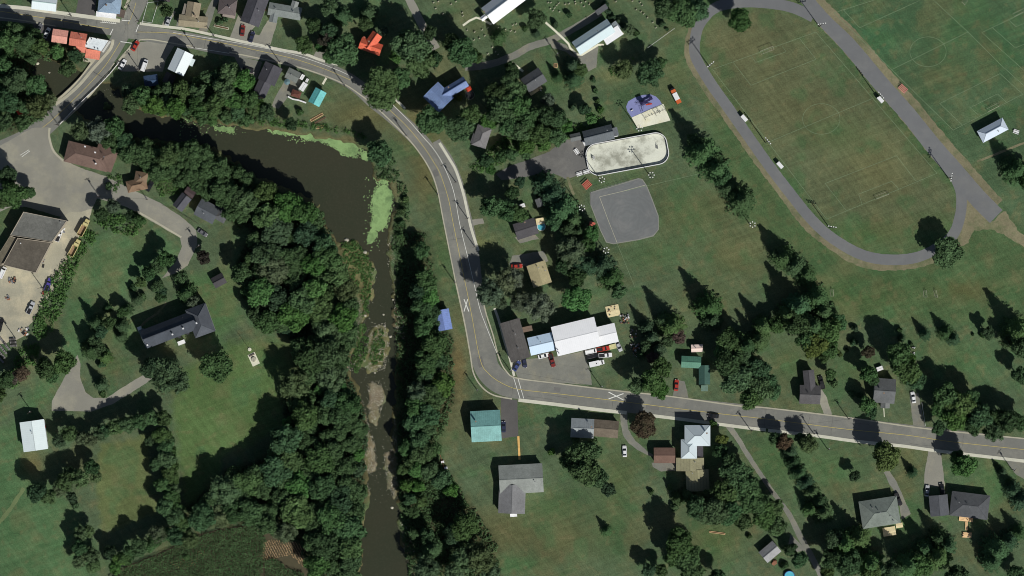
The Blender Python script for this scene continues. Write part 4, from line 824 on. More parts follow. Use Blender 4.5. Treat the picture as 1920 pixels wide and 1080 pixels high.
def crown_mesh(seed, n_leaf=2600, leaf=0.075, zc=1.95, flat_=0.85, nlobe=17, spread=.66, name='crown'):
    rg = np.random.default_rng(seed); lobes = []
    for i in range(nlobe):
        a_ = 2 * math.pi * i / nlobe * 2.4 + rg.uniform(0, .8); rad = spread * math.sqrt((i + .5) / nlobe) * rg.uniform(.8, 1.12); zz = zc + (1 - (rad / .95) ** 2) * .55 * flat_ + rg.uniform(-.3, .18)
        if i % 3 == 2: zz -= .4
        lobes.append((np.array([rad * math.cos(a_), rad * math.sin(a_), zz]), rg.uniform(.25, .4)))
    vs = []; fs = []
    for c, r in lobes:
        v_, f_ = ico_core(c, r * .74, rg); o_ = len(vs); vs += v_; fs += [tuple(i + o_ for i in f) for f in f_]
    C_ = np.array([l[0] for l in lobes]); R_ = np.array([l[1] for l in lobes])
    li = rg.choice(nlobe, n_leaf * 3, p=R_ ** 2 / (R_ ** 2).sum()); dd = rg.normal(size=(n_leaf * 3, 3)); dd[:, 2] += .35; dd /= np.linalg.norm(dd, axis=1, keepdims=True)
    p = C_[li] + dd * R_[li][:, None] * rg.uniform(.74, 1.18, (len(li), 1))
    dist = np.linalg.norm(p[:, None] - C_[None], axis=2) / R_[None]; keep = (dist.min(1) > .72); p = p[keep][:n_leaf]; dd = dd[keep][:n_leaf]
    nn = dd + rg.normal(size=dd.shape) * .55; nn /= np.linalg.norm(nn, axis=1, keepdims=True)
    qv, qf = quads_from(p, nn, np.full(len(p), leaf) * rg.uniform(.55, 1.35, len(p)), rg)
    allv = np.concatenate([np.array(vs), qv]); allf = np.concatenate([np.array(fs), qf + len(vs)])
    return np_mesh(name, allv, allf, LEAF)
def conifer_mesh(seed, tiers=15, Ht=3.3):
    rg = np.random.default_rng(seed); P_ = []; N_ = []; S_ = []; vs = []; fs = []
    for i in range(tiers):
        t = (i + .3) / tiers; z = .35 + t * (Ht - .35); R = (1 - t) ** .85; nb = max(5, int(13 * (1 - t * .6)))
        for j in range(nb):
            a_ = 2 * math.pi * (j + rg.uniform(-.3, .3)) / nb + i * 1.1; rr_ = R * rg.uniform(.72, 1.12)
            k = max(3, int(rr_ * 13))
            for q_ in range(k):
                f = (q_ + .7) / k; c = np.array([rr_ * f * math.cos(a_), rr_ * f * math.sin(a_), z - .28 * rr_ * f + rg.normal() * .02])
                for s_ in (-1, 1):
                    wd = .09 * (1.15 - f) + .03; P_.append(c + s_ * wd * np.array([-math.sin(a_), math.cos(a_), -.2])); N_.append(np.array([.25 * math.cos(a_), .25 * math.sin(a_), 1]) + rg.normal(size=3) * .4); S_.append(rg.uniform(.04, .085))
    ncone = 9
    for i, (z, r) in enumerate(((.4, .62), (1.2, .5), (2.1, .27), (Ht * .97, .02))):
        for j in range(ncone): a_ = 2 * math.pi * j / ncone; vs.append((r * math.cos(a_), r * math.sin(a_), z))
    for i in range(3):
        for j in range(ncone): fs.append((i * ncone + j, i * ncone + (j + 1) % ncone, (i + 1) * ncone + (j + 1) % ncone, (i + 1) * ncone + j))
    N_ = np.array(N_); N_ /= np.linalg.norm(N_, axis=1, keepdims=True)
    qv, qf = quads_from(np.array(P_), N_, np.array(S_), rg)
    return np_mesh('crown', np.concatenate([np.array(vs), qv]), np.concatenate([np.array(fs), qf + len(vs)]), LEAF)
def trunk_mesh(seed, zt=1.5, limbs=5):
    rg = random.Random(seed); m = MB(); m.tube((0, 0, 0), (0, 0, zt * .6), .085, .06, 8).tube((0, 0, zt * .55), (.03, .02, zt + .3), .06, .02, 6)
    for i in range(limbs):
        a_ = i * 6.28 / limbs + rg.random(); r = rg.uniform(.35, .6); m.tube((0, 0, zt * rg.uniform(.45, .7)), (r * math.cos(a_), r * math.sin(a_), zt + rg.uniform(-.2, .3)), .035, .012, 5)
    me = m.mesh('trunk'); me.materials.append(BARK); return me
CROWN = [crown_mesh(i + 11) for i in range(9)]
SPARSE = [crown_mesh(i + 51, 1500, .06, nlobe=24, spread=.78) for i in range(2)]
CONE = [conifer_mesh(i + 31) for i in range(4)]
BUSH = [crown_mesh(i + 71, 700, .13, .42, .6, 8, .5, 'shrub') for i in range(4)]
TRUNK = [trunk_mesh(i) for i in range(3)]; TRUNKC = trunk_mesh(9, 2.4, 0)
CC = {'g': (0.086, 0.150, 0.064), 'b': (0.098, 0.195, 0.060), 'd': (0.062, 0.110, 0.055), 'o': (0.104, 0.146, 0.074), 's': (0.118, 0.152, 0.104), 'r': (0.066, 0.052, 0.042), 'n': (0.12, 0.088, 0.068), 'p': (0.066, 0.062, 0.060), 'y': (0.13, 0.17, 0.058), 'l': (0.11, 0.16, 0.078)}
CN = {'g': 'mid green', 'b': 'bright green', 'd': 'dark green', 'o': 'olive green', 's': 'silvery grey', 'r': 'dark red leaved', 'n': 'brown leaved', 'p': 'dull purple brown', 'y': 'yellow green', 'l': 'pale green'}
TD = """14,78,22,g 46,78,22,g 78,88,18,g 108,98,15,b 126,128,17,g 141,104,14,d 30,150,26,g 62,160,24,g 18,190,22,d 74,200,22,o 96,186,12,o 8,228,18,d 4,120,20,g 430,140,24,g 457,152,22,b 420,166,24,g 370,176,22,g 342,172,20,g  268,182,20,g 240,170,14,o 246,196,18,g 286,198,20,b 330,204,20,b
372,200,20,g 402,198,22,g 440,190,20,b 468,188,18,g 446,212,16,g 478,206,14,g 150,246,18,o 184,246,24,s 216,236,20,g 200,200,10,o 205,262,18,g 236,268,20,g 313,20,13,d 411,40,9,g 422,36,7,g 600,88,12,b 616,14,18,g 588,48,16,d 570,84,18,g 640,28,16,Cd 620,60,18,d 612,74,16,r 644,92,32,g 622,104,18,g
688,22,15,Cd 686,46,14,g 718,58,11,s 770,84,36,g 745,104,16,b 806,62,14,d 788,118,30,g 812,112,18,d 716,164,40,g 752,146,22,g 846,80,18,d 868,98,30,g 890,106,16,g 936,68,14,Cd 808,226,30,g 862,242,28,g 880,214,20,g 932,178,24,d 940,204,30,g 918,226,18,b 955,236,22,g 958,150,18,d 862,184,8,y 850,186,6,y
500,212,18,g 562,211,9,g 546,234,13,d 712,285,26,g 488,200,14,b 1004,38,20,g 1066,28,8,d 1040,46,9,d 1005,62,7,Cd 984,54,8,g 1140,20,9,d 1148,32,10,d 1158,40,10,o 1168,50,10,d 1180,56,11,o 1192,62,9,d 1134,8,9,d 1240,44,9,d 1250,55,5,d 1278,20,34,g 1244,12,22,d 1308,18,22,g 1386,38,24,g 1217,135,26,g
1240,118,12,g 1230,158,9,g 1074,122,15,Cd 1076,148,16,Cd 1088,130,14,g 1046,144,9,Cd 1027,188,13,s 1073,200,9,d 1097,206,12,d 1112,150,7,g 1116,170,7,g 1120,190,7,g 1126,206,9,b 1108,222,12,b 965,176,24,g 974,200,24,g 990,222,24,g 1022,220,20,d 1048,224,18,g 972,246,22,g 1010,250,22,g 1044,256,18,g 986,274,18,b 1018,270,16,b
1062,236,14,b 960,130,14,d 912,300,14,d 940,292,14,g 960,290,13,g 985,288,12,g 920,318,11,b 922,388,22,g 950,396,20,g 974,402,18,g 975,342,12,d 960,362,14,d 1022,344,20,Cd 1036,366,22,Cd 1055,394,26,Cg 1040,416,18,g 1075,412,18,Cg 1066,430,16,d 1086,434,12,Cd 1110,438,17,b 1102,460,16,g 1072,472,28,o 1058,500,18,d 1096,498,24,d
1082,520,20,d 1130,500,22,Cd 1146,522,20,Cg 1160,546,16,g 918,548,26,s 948,528,24,s 962,522,20,s   1012,574,28,s 1082,560,28,b 976,566,20,s 940,568,12,s 1212,614,13,Cd 1222,634,14,Cd 1234,656,14,Cd 1262,612,22,Cg 1272,630,15,n 1210,650,12,g 1250,640,12,g 1224,670,12,n 1202,664,9,Cd 1330,576,24,Cg 1336,600,18,Cd
1372,640,28,g 1354,658,18,g 1400,650,22,Cd 1432,612,18,Cg 1368,678,28,d 1382,712,34,g 1420,690,24,d 1425,730,26,g 1408,748,22,g 1440,716,18,g 1450,735,16,g 1395,668,20,g 1196,724,18,g 1222,714,24,g 1240,690,20,g 1235,730,20,b 1207,797,27,r,.5 1212,816,9,g 1500,576,26,Cg 1534,560,22,Cg 1546,586,22,Cg 1500,606,28,g 1478,592,20,Cg 1528,612,24,Cg
1556,620,24,g 1532,646,28,y 1510,638,20,g 1556,654,18,g 1574,604,16,g 1455,610,16,g 1545,670,12,g 1568,658,8,y 1576,666,6,y 1588,656,6,d 1603,615,9,d 1627,660,13,n 1684,670,26,g 1700,696,26,g 1716,712,20,g 1696,676,20,b 1687,618,7,d 1692,634,7,Cd 1709,646,5,d 1626,700,17,g 1636,712,12,g 1557,702,12,g 1563,720,10,g 1598,738,10,g
1612,742,8,g 1626,758,17,g 1634,774,13,g 1736,628,10,Cd 1776,624,13,Cd 1790,636,11,Cd 1824,627,4,d 1852,624,14,d 1842,626,9,d 1775,742,26,g 1762,768,18,g 1800,760,28,g 1790,786,24,b 1836,780,26,g 1822,798,20,g 1822,748,18,g 1868,782,20,d 1890,792,22,d 1912,790,18,g 1760,802,14,g 1912,622,24,Cg 1914,650,22,g 1912,704,18,g 1888,640,14,o
1470,828,17,n 1452,822,12,g 1516,832,18,o 1500,822,12,g 1482,848,13,Cd 1488,868,13,Cd 1500,888,14,Cg 1512,906,14,Cd 1524,924,14,Cg 1536,942,15,Cd 1545,962,18,Cg 1522,956,14,Cg 1664,856,28,y 1650,840,12,g 1602,892,11,d 1712,886,9,Cd 1808,874,24,b 1796,858,16,g 1880,886,8,Cd 1892,902,9,g 1902,920,14,Cd 1920,940,18,Cd 1868,872,6,d 1863,808,20,o
1562,1010,20,d 1586,1022,24,Cg 1612,1012,22,Cg 1560,1048,22,d 1594,1056,26,g 1634,1060,24,Cg 1668,1072,24,d 1706,1062,24,Cg 1726,1060,24,g 1736,1028,18,Cd 1762,1048,24,Cg 1795,1080,22,d 1762,1008,16,Cd 1780,1024,16,Cd 1864,1054,20,Cd 1872,1032,24,Cg 1894,1016,18,Cd 1908,1078,20,d 1640,1078,24,g 1550,1078,16,g 1912,1000,14,Cd 1097,884,30,g
1080,850,24,g 1120,896,20,g 1108,846,20,g 1062,862,16,d 1112,828,10,g 1080,824,10,g 1140,918,15,d 1034,848,10,b 1221,922,7,d 1138,996,9,Cg 1274,1018,30,g 1288,1046,28,g 1296,1076,26,g 1216,1068,15,d 1240,1072,14,d 1262,1048,18,g 1345,1082,16,d 1380,892,32,g 1362,920,26,g 1398,918,28,g 1416,940,30,g 1336,960,30,g 1304,952,22,g 1368,962,26,g
1392,978,18,g 1432,968,26,g 1452,952,20,g 1458,986,20,g 1264,952,10,g 1256,914,8,l 1354,824,12,y 1350,846,15,d 1368,866,18,d 1405,1005,7,g 1316,908,10,s 1290,930,14,Cd 1330,930,16,d 1272,935,12,Cd 1482,1030,15,d 1498,1050,16,g 1470,1060,10,g 1336,795,10,b 12,330,20,d 26,364,28,g 56,360,12,g 4,372,20,g 190,402,14,d 248,404,12,d
262,414,14,g 248,540,10,d 304,546,12,d 340,520,14,g 348,540,9,g 382,483,14,r 205,350,10,g 230,585,12,g 306,556,10,g 348,550,16,Cd 362,566,13,s 178,606,14,Cd 190,622,14,d 206,606,14,d 226,612,13,Cd 226,632,10,Cd 170,658,16,Cd 184,655,14,g 200,660,10,g 85,690,20,d 196,670,12,Cg 190,682,10,g 188,722,12,Cd 192,738,10,g
312,704,34,o 336,716,20,o 500,604,24,g 478,590,18,g 42,700,15,n 28,708,12,n 10,712,18,d 0,740,14,g 214,802,15,o 188,812,15,o 240,796,16,g 262,790,16,g 286,784,16,g 308,784,16,g 130,812,16,o 152,822,14,o 112,826,14,o 304,816,18,g 312,838,17,g 284,826,12,d 314,862,18,g 292,870,14,g 318,886,18,g 306,908,18,g
322,928,18,g 310,950,18,g 328,968,18,g 344,990,16,g 72,922,20,d 92,932,16,g 122,904,18,o 150,896,18,o 112,918,14,o 172,876,16,d 180,894,12,o 136,934,11,d 140,948,9,g 152,1000,14,o 166,996,12,o 150,1026,16,d 172,1040,16,o 148,1052,14,o 176,1062,14,g 130,884,12,g 296,1002,18,o 260,1026,18,g 236,1046,16,g 216,1064,14,b
280,1022,14,g 330,1006,18,g 356,1010,18,o 206,1036,14,d 350,1046,8,g 790,470,16,g 800,526,22,g 784,548,20,d 806,556,20,b 790,580,22,g 810,588,16,g 792,610,22,g 812,612,14,g 812,650,28,g 798,678,24,g 824,680,16,g 796,702,20,g 830,722,24,b 812,744,24,g 786,736,22,o 780,762,22,b 806,776,22,g 778,792,24,g 800,806,18,g
786,824,20,g 764,840,18,g 790,850,22,g 812,842,16,g 804,884,20,g 830,900,20,g 846,918,16,b 784,880,18,b 770,866,14,g 872,988,28,g 850,1000,20,d 898,1046,30,o 870,1052,26,o 812,1030,20,Cd 800,1066,26,o 920,1070,18,o 800,1004,16,d 768,936,14,g 790,940,13,g 776,1000,12,g 762,910,14,b 784,912,14,b 850,1076,20,o 775,960,12,g
755,880,12,g 755,395,10,g 760,375,9,g 752,420,10,g 750,440,9,g 728,300,12,g 1780,474,32,g,.62 1908,318,22,Cg 1930,338,20,g 1892,306,14,Cd 1168,130,19,o 118,682,24,g 96,706,14,g 404,688,33,g 1320,286,26,Cg 1312,272,16,g 1346,318,24,Cg 1352,332,18,g 1338,304,16,g 1366,352,16,Cg 1394,378,24,Cg 1384,366,16,g 1300,262,14,g 1472,484,21,Cg 1462,474,14,g 1493,500,20,Cg 1512,516,18,Cg
1424,640,18,Cg 200,578,8,Cd 236,580,10,Cd 256,562,10,Cd 268,556,9,g 302,558,11,d 178,640,14,g 164,650,12,Cd 312,486,17,g 296,500,15,g 280,512,14,d 264,530,12,g 296,536,13,g 1690,660,18,g 1600,640,10,d 170,824,14,o 200,806,14,g 226,798,14,g 250,792,14,g 274,786,14,g 316,824,14,g 320,850,14,g 322,874,14,g 324,898,14,g 326,916,14,g 326,942,15,g 334,956,14,g 340,978,15,g 226,1048,14,b 246,1036,15,g 270,1024,14,g 292,1012,15,g 312,1004,15,g 345,1000,14,g 286,690,22,d 212,386,14,s 1244,600,14,Cg"""
TREES = []; NF = [10 ** 9]; HF = {}
for tok in TD.split():
    a_ = tok.split(','); TREES.append((float(a_[0]), float(a_[1]), float(a_[2]), a_[3])); HF[(float(a_[0]), float(a_[1]))] = float(a_[4]) if len(a_) > 4 else 1
NF[0] = len(TREES)
def fill(poly, sp, r0, r1, pal, seed, nmax):
    rg = random.Random(seed); xs = [p[0] for p in poly]; ys = [p[1] for p in poly]; k = 0; n_ = 0
    while k < 5000 and n_ < nmax:
        k += 1; x, y = rg.uniform(min(xs), max(xs)), rg.uniform(min(ys), max(ys)); r = rg.uniform(r0, r1)
        X = np.array([x]); Y = np.array([y])
        if not inside(poly, X, Y)[0] or edge_dist(poly, X, Y)[0] < r * .45: continue
        if any((x - t[0]) ** 2 + (y - t[1]) ** 2 < (sp * (r + t[2])) ** 2 for t in TREES): continue
        TREES.append((x, y, r, rg.choice(pal))); n_ += 1
fill(WOODS['west'], .52, 18, 34, 'gggbbddgo', 21, 90)
fill(WOODS['west'], .46, 13, 20, 'gggbbdgo', 22, 60)
fill(WOODS['northwest'], .52, 15, 24, 'ggggbbdo', 23, 40)
fill(WOODS['creek'], .6, 13, 18, 'gggd', 24, 12)
fill(WOODS['north'], .6, 11, 16, 'gggbo', 25, 20)
LM = [(l, x, y) for l, x, y, r in LAND] + [('ice rink', 1176, 289), ('playground', 1215, 205), ('gravel ball diamond', 1170, 405), ('road bridge', 150, 172), ('painted cross on the road', 1155, 742), ('river bend', 640, 330),
      ('inner track pitch', 1540, 235), ('rocky river island', 703, 650), ('corn field', 440, 1040), ('stubble corn patch', 530, 1035), ('boardwalk', 973, 840), ('lower river reach', 715, 990), ('meadow at left', 90, 980), ('duckweed mat', 716, 400),
      ('striped lawn', 235, 900), ('mansion lawn', 440, 760), ('looping mansion drive', 165, 740), ('lane bend', 350, 470), ('cemetery', 1050, 15), ('open right hand meadow', 1750, 560), ('top edge of track', 1400, 5), ('river rapids', 705, 850), ('far right roadside', 1880, 840), ('creek beyond the bridge', 90, 130)]
ORD = ['', 'second ', 'third ', 'fourth ', 'fifth ', 'sixth ', 'seventh ', 'eighth ', 'ninth ', 'tenth ', 'eleventh ', 'twelfth ', 'thirteenth ', 'fourteenth ', 'fifteenth ', 'sixteenth ']
def dirn(dx, dy):
    a_ = math.degrees(math.atan2(-dy, dx)) % 360
    return ['right', 'upper right', 'upper', 'upper left', 'left', 'lower left', 'lower', 'lower right'][int((a_ + 22.5) // 45) % 8]
keys = {}; info = []
for i, (x, y, r, c) in enumerate(TREES):
    con = c[0] == 'C'; cc = c[-1]
    kind = 'spruce' if con else ('shrub' if r <= 10 else 'small tree' if r <= 15 else 'broadleaf tree')
    size = 'low' if kind == 'small tree' else 'large' if r >= 26 else 'tall' if con and r >= 17 else 'small' if r <= 14 else 'medium'
    l, lx, ly = min(LM, key=lambda q: (q[1] - x) ** 2 + (q[2] - y) ** 2); dr = dirn(x - lx, y - ly)
    k = (size, CN[cc], kind, l, dr); keys.setdefault(k, []).append((math.hypot(x - lx, y - ly), i)); info.append((k, con, cc, kind))
LABEL = {}
for k, v in keys.items():
    v.sort()
    for n_, (dd_, i) in enumerate(v):
        size, cn, kind, l, dr = k
        s_ = f'{size} {cn} {kind}, {ORD[min(n_, 15)]}closest on the {dr} side of {l}' if len(v) > 1 else f'{size} {cn} {kind} on the {dr} side of {l}'
        ws = s_.split()
        if len(ws) > 16: s_ = s_.replace(' on the ', ' ').replace(' side of ', ' of ')
        LABEL[i] = s_
bl_ = sorted([i for i, t in enumerate(info) if t[3] == 'broadleaf tree'], key=lambda i: -(TREES[i][2] - (6 if i >= NF[0] else 0)))
REST = set(bl_[298:]); rest_v = []; rest_f = []; rest_n = 0
rt = random.Random(77)
for i, (x, y, r, c) in enumerate(TREES):
    k, con, cc, kind = info[i]; R = r * SC * (1.34 if con else 1.06); col = tuple(v * br_ * f_ for br_ in [rt.uniform(.82, 1.24)] for v, f_ in zip(CC[cc], (rt.uniform(.84, 1.1), 1, rt.uniform(.8, 1.15)))) + (1,)
    if i in REST:
        me = CROWN[(i * 5 + int(x)) % 9]; k_ = len(me.vertices); va = np.empty(k_ * 3, np.float32); me.vertices.foreach_get('co', va); va = va.reshape(-1, 3)
        a_ = rt.uniform(0, 6.28); ca, sa = math.cos(a_), math.sin(a_); px, py = P(x, y, 1.7 * R); va = np.stack([(va[:, 0] * ca - va[:, 1] * sa) * R + px, (va[:, 0] * sa + va[:, 1] * ca) * R + py, va[:, 2] * R], 1)
        fa = np.empty(len(me.loops), np.int32); me.loops.foreach_get('vertex_index', fa); rest_v.append(va); rest_f.append(fa.reshape(-1, 4) + rest_n); rest_n += k_; continue
    nm = {'spruce': 'spruce', 'shrub': 'shrub', 'small tree': 'small_tree', 'broadleaf tree': 'broadleaf_tree'}[kind]
    grp = {'spruce': 'spruces', 'small tree': 'small trees', 'shrub': 'shrubs in gardens and hedges', 'broadleaf tree': 'broadleaf trees'}[kind]
    if kind == 'shrub':
        s_ = bpy.data.objects.new(nm, BUSH[i % 4]); COL.objects.link(s_); s_.location = (*P(x, y, 1), 0); s_.scale = (R, R, R * rt.uniform(.9, 1.4)); s_.rotation_euler = (0, 0, rt.uniform(0, 6.28)); s_.color = col
        s_['label'] = LABEL[i]; s_['category'] = 'shrub'; s_['group'] = grp; continue
    hs = (rt.uniform(.78, .98) if con else rt.uniform(.92, 1.15)) * (1.0 if r < 24 or con else .9 if r < 28 else .8 if r < 32 else .72) * (HF.get((x, y), 1) if HF.get((x, y), 1) == 1 else HF[(x, y)] / .8)
    px, py = P(x, y, 1.9 * R); e = bpy.data.objects.new(nm, None); COL.objects.link(e); e.location = (px, py, 0); e.rotation_euler = (0, 0, rt.uniform(0, 6.28)); e.scale = (R, R, R * hs)
    e['label'] = LABEL[i]; e['category'] = 'tree'; e['group'] = grp
    me = CONE[i % 4] if con else (SPARSE[i % 2] if cc in 'so' or (cc == 'p' and i % 2) else CROWN[(i * 5 + int(x)) % 9])
    cr = bpy.data.objects.new('crown', me); COL.objects.link(cr); cr.parent = e; cr.color = col
    tr = bpy.data.objects.new('trunk', TRUNKC if con else TRUNK[i % 3]); COL.objects.link(tr); tr.parent = e
if rest_v:
    o = link('wood_canopy', np_mesh('wood_canopy', np.concatenate(rest_v), np.concatenate(rest_f), LEAF), kind='stuff', label='smaller crowns merging into one canopy in the riverside woods', category='tree canopy'); o.color = (*CC['g'], 1)
print('TREES', len(REST)); print('TREES', len(TREES), sum(1 for t in info if t[3] == 'broadleaf tree'), sum(1 for t in info if t[1]), sum(1 for t in info if t[3] == 'shrub'))

# ------------------------------------------------------------------ undergrowth, rushes, crops (stuff)
def ground_z(x, y):
    """height of the ground sheet at photo pixel arrays"""
    X = np.asarray(x); Y = np.asarray(y); d_ = np.clip(-sdist(RIVER, X, Y) / 7.0, 0, 1) * 1.6
    for I in ISLAND:
        si = sdist(I, X, Y); d_ = np.where(si < 4, d_ * np.clip((si + 3) / 9.0, .12, 1), d_)
    return -d_
def scatter_clumps(name, polys, dens, size, hgt, col, seed, label, cat='undergrowth', leaves=7):
    rg = np.random.default_rng(seed); PT = []
    for pl in polys:
        xs = [p[0] for p in pl]; ys = [p[1] for p in pl]; ar = (max(xs) - min(xs)) * (max(ys) - min(ys)); n_ = int(ar * dens)
        X = rg.uniform(min(xs), max(xs), n_); Y = rg.uniform(min(ys), max(ys), n_); k = inside(pl, X, Y); k &= vnoise(X + 900, Y + 900, 8, seed + 5) > .22; PT.append(np.stack([X[k], Y[k]], 1))
    PT = np.concatenate(PT); gz = ground_z(PT[:, 0], PT[:, 1]); gz = np.maximum(gz, -.6)
    base_ = np.stack([(PT[:, 0] - 960) * SC, (540 - PT[:, 1]) * SC, gz], 1)
    n_ = len(base_); cs = rg.uniform(.5, 1.4, n_) * size
    c = np.repeat(base_, leaves, 0); s_ = np.repeat(cs, leaves); dd = rg.normal(size=(len(c), 3)); dd[:, 2] = np.abs(dd[:, 2]); dd /= np.linalg.norm(dd, axis=1, keepdims=True)
    hh = rg.uniform(.25, 1, len(c)) * hgt * np.repeat(rg.uniform(.5, 1.2, n_), leaves)
    p = c + dd * s_[:, None] * .8; p[:, 2] = c[:, 2] + hh; nn = dd + rg.normal(size=dd.shape) * .5 + np.array([0, 0, .4]); nn /= np.linalg.norm(nn, axis=1, keepdims=True)
    qv, qf = quads_from(p, nn, s_ * .42, rg)
    o = link(name, np_mesh(name, qv, qf, LEAF), kind='stuff', label=label, category=cat); o.color = (*CC[col], 1); return o
scatter_clumps('undergrowth', [WOODS['west']], .05, 1.0, 2.2, 'd', 1, 'dark undergrowth filling the wood west of the river')
scatter_clumps('undergrowth', [WOODS['northwest'], WOODS['north'], WOODS['creek']], .05, .9, 2.0, 'g', 2, 'green undergrowth along the north river bank')
scatter_clumps('undergrowth', [WOODS['east']], .06, .8, 1.8, 'g', 3, 'green scrub along the east river bank')
scatter_clumps('bank_scrub', [[(742, 840), (790, 850), (830, 880), (820, 940), (800, 1010), (775, 1020), (760, 980), (748, 930)], [(745, 340), (762, 345), (768, 400), (760, 470), (735, 470), (738, 420), (748, 380)], [(700, 300), (740, 300), (750, 330), (735, 345), (706, 335)]], .14, .55, 1.2, 'g', 4, 'low green scrub and rushes at the water edge')
scatter_clumps('island_scrub', [[(702, 618), (718, 616), (722, 645), (716, 675), (700, 686), (690, 670), (698, 640)], [(640, 455), (665, 450), (690, 480), (700, 505), (690, 590), (670, 545), (648, 500)], [(676, 600), (692, 615), (690, 660), (670, 700), (655, 690), (668, 640)], [(690, 560), (684, 600), (676, 590)]], .2, .5, .6, 'b', 5, 'olive weeds on the rocky river islands')
scatter_clumps('yard_hedge', [[(86, 540), (112, 500), (160, 430), (185, 440), (150, 490), (125, 560), (100, 620), (70, 640), (62, 610)], [(40, 650), (75, 640), (70, 680), (30, 730), (10, 720)], [(175, 415), (200, 400), (250, 405), (270, 425), (250, 445), (200, 430)]], .09, .8, 1.7, 'b', 6, 'bright green scrub hedge beside the gravel yard')
scatter_clumps('garden_scrub', [[(480, 210), (560, 225), (620, 235), (680, 250), (690, 262), (640, 250), (560, 240), (480, 232)], [(205, 330), (225, 325), (232, 345), (215, 362), (196, 345)], [(260, 300), (330, 310), (360, 350), (330, 365), (300, 368), (285, 340)], [(1000, 200), (1040, 210), (1060, 240), (1110, 225), (1130, 215), (1125, 230), (1060, 262), (1000, 280), (960, 300), (900, 325), (880, 315)], [(1140, 128), (1180, 118), (1188, 108), (1178, 130), (1150, 145)]], .10, .6, 1.1, 'b', 7, 'bright green garden scrub and hedgerow growth')
# corn
cornm = [[(195, 1095), (225, 1068), (300, 1040), (360, 1008), (420, 992), (480, 985), (500, 1010), (495, 1045), (490, 1095)], [(495, 1050), (515, 1045), (540, 1065), (570, 1075), (570, 1095), (500, 1095)]]
def rows(name, polys, ang, gap, stepx, col, hgt, size, seed, label, cat):
    rg = np.random.default_rng(seed); PT = []
    t = math.radians(ang); ux, uy = math.cos(t), -math.sin(t); vx, vy = math.sin(t), math.cos(t)
    for pl in polys:
        xs = [p[0] for p in pl]; ys = [p[1] for p in pl]; cx, cy = sum(xs) / len(xs), sum(ys) / len(ys); L_ = 260
        a_, b_ = np.meshgrid(np.arange(-L_, L_, stepx), np.arange(-L_, L_, gap)); a_ = a_.ravel() + rg.uniform(-stepx, stepx, a_.size) * .5; b_ = b_.ravel() + rg.normal(size=b_.size) * gap * .08
        X = cx + a_ * ux + b_ * vx; Y = cy + a_ * uy + b_ * vy; k = inside(pl, X, Y); PT.append(np.stack([X[k], Y[k]], 1))
    PT = np.concatenate(PT); c = np.repeat(np.stack([(PT[:, 0] - 960) * SC, (540 - PT[:, 1]) * SC, np.zeros(len(PT))], 1), 3, 0)
    c[:, :2] += rg.normal(size=(len(c), 2)) * size * .5; c[:, 2] = rg.uniform(.4, 1, len(c)) * hgt
    nn = rg.normal(size=c.shape) * .6 + np.array([0, 0, 1]); nn /= np.linalg.norm(nn, axis=1, keepdims=True)
    qv, qf = quads_from(c, nn, np.full(len(c), size) * rg.uniform(.6, 1.2, len(c)), rg)
    o = link(name, np_mesh(name, qv, qf, LEAF), kind='stuff', label=label, category=cat); o.color = (*CC[col], 1); return o
sheet('field_soil', [(190, 1110), (225, 1066), (300, 1036), (360, 1004), (420, 990), (480, 983), (520, 1010), (560, 1012), (578, 1060), (580, 1110)], 0.006, surf('field_soil', alb(66, 62, 46)), 1.0)
rows('corn_rows', cornm, 22, 3.2, 2.0, 'g', 1.9, .34, 8, 'green corn rows in the bottom left field', 'corn')
STRAW = surf('straw', alb(158, 134, 102), 1.0, 0.25, 0.2, 0.8, 4)
o = rows('corn_stubble', [[(490, 1018), (510, 1012), (560, 1016), (572, 1030), (576, 1060), (566, 1062), (545, 1040), (520, 1046), (494, 1052)]], -62, 4.2, 1.3, 'n', .5, .2, 9, 'tan flattened corn stubble patch beside the wood', 'stubble'); o.data.materials.clear(); o.data.materials.append(STRAW)
o = rows('corn_stubble', [[(318, 1056), (345, 1044), (372, 1046), (368, 1062), (335, 1066)], [(368, 1034), (386, 1030), (386, 1040), (370, 1042)]], 18, 4.2, 1.3, 'n', .6, .16, 10, 'small thin tan stubble patch inside the corn rows', 'stubble'); o.data.materials.clear(); o.data.materials.append(STRAW)
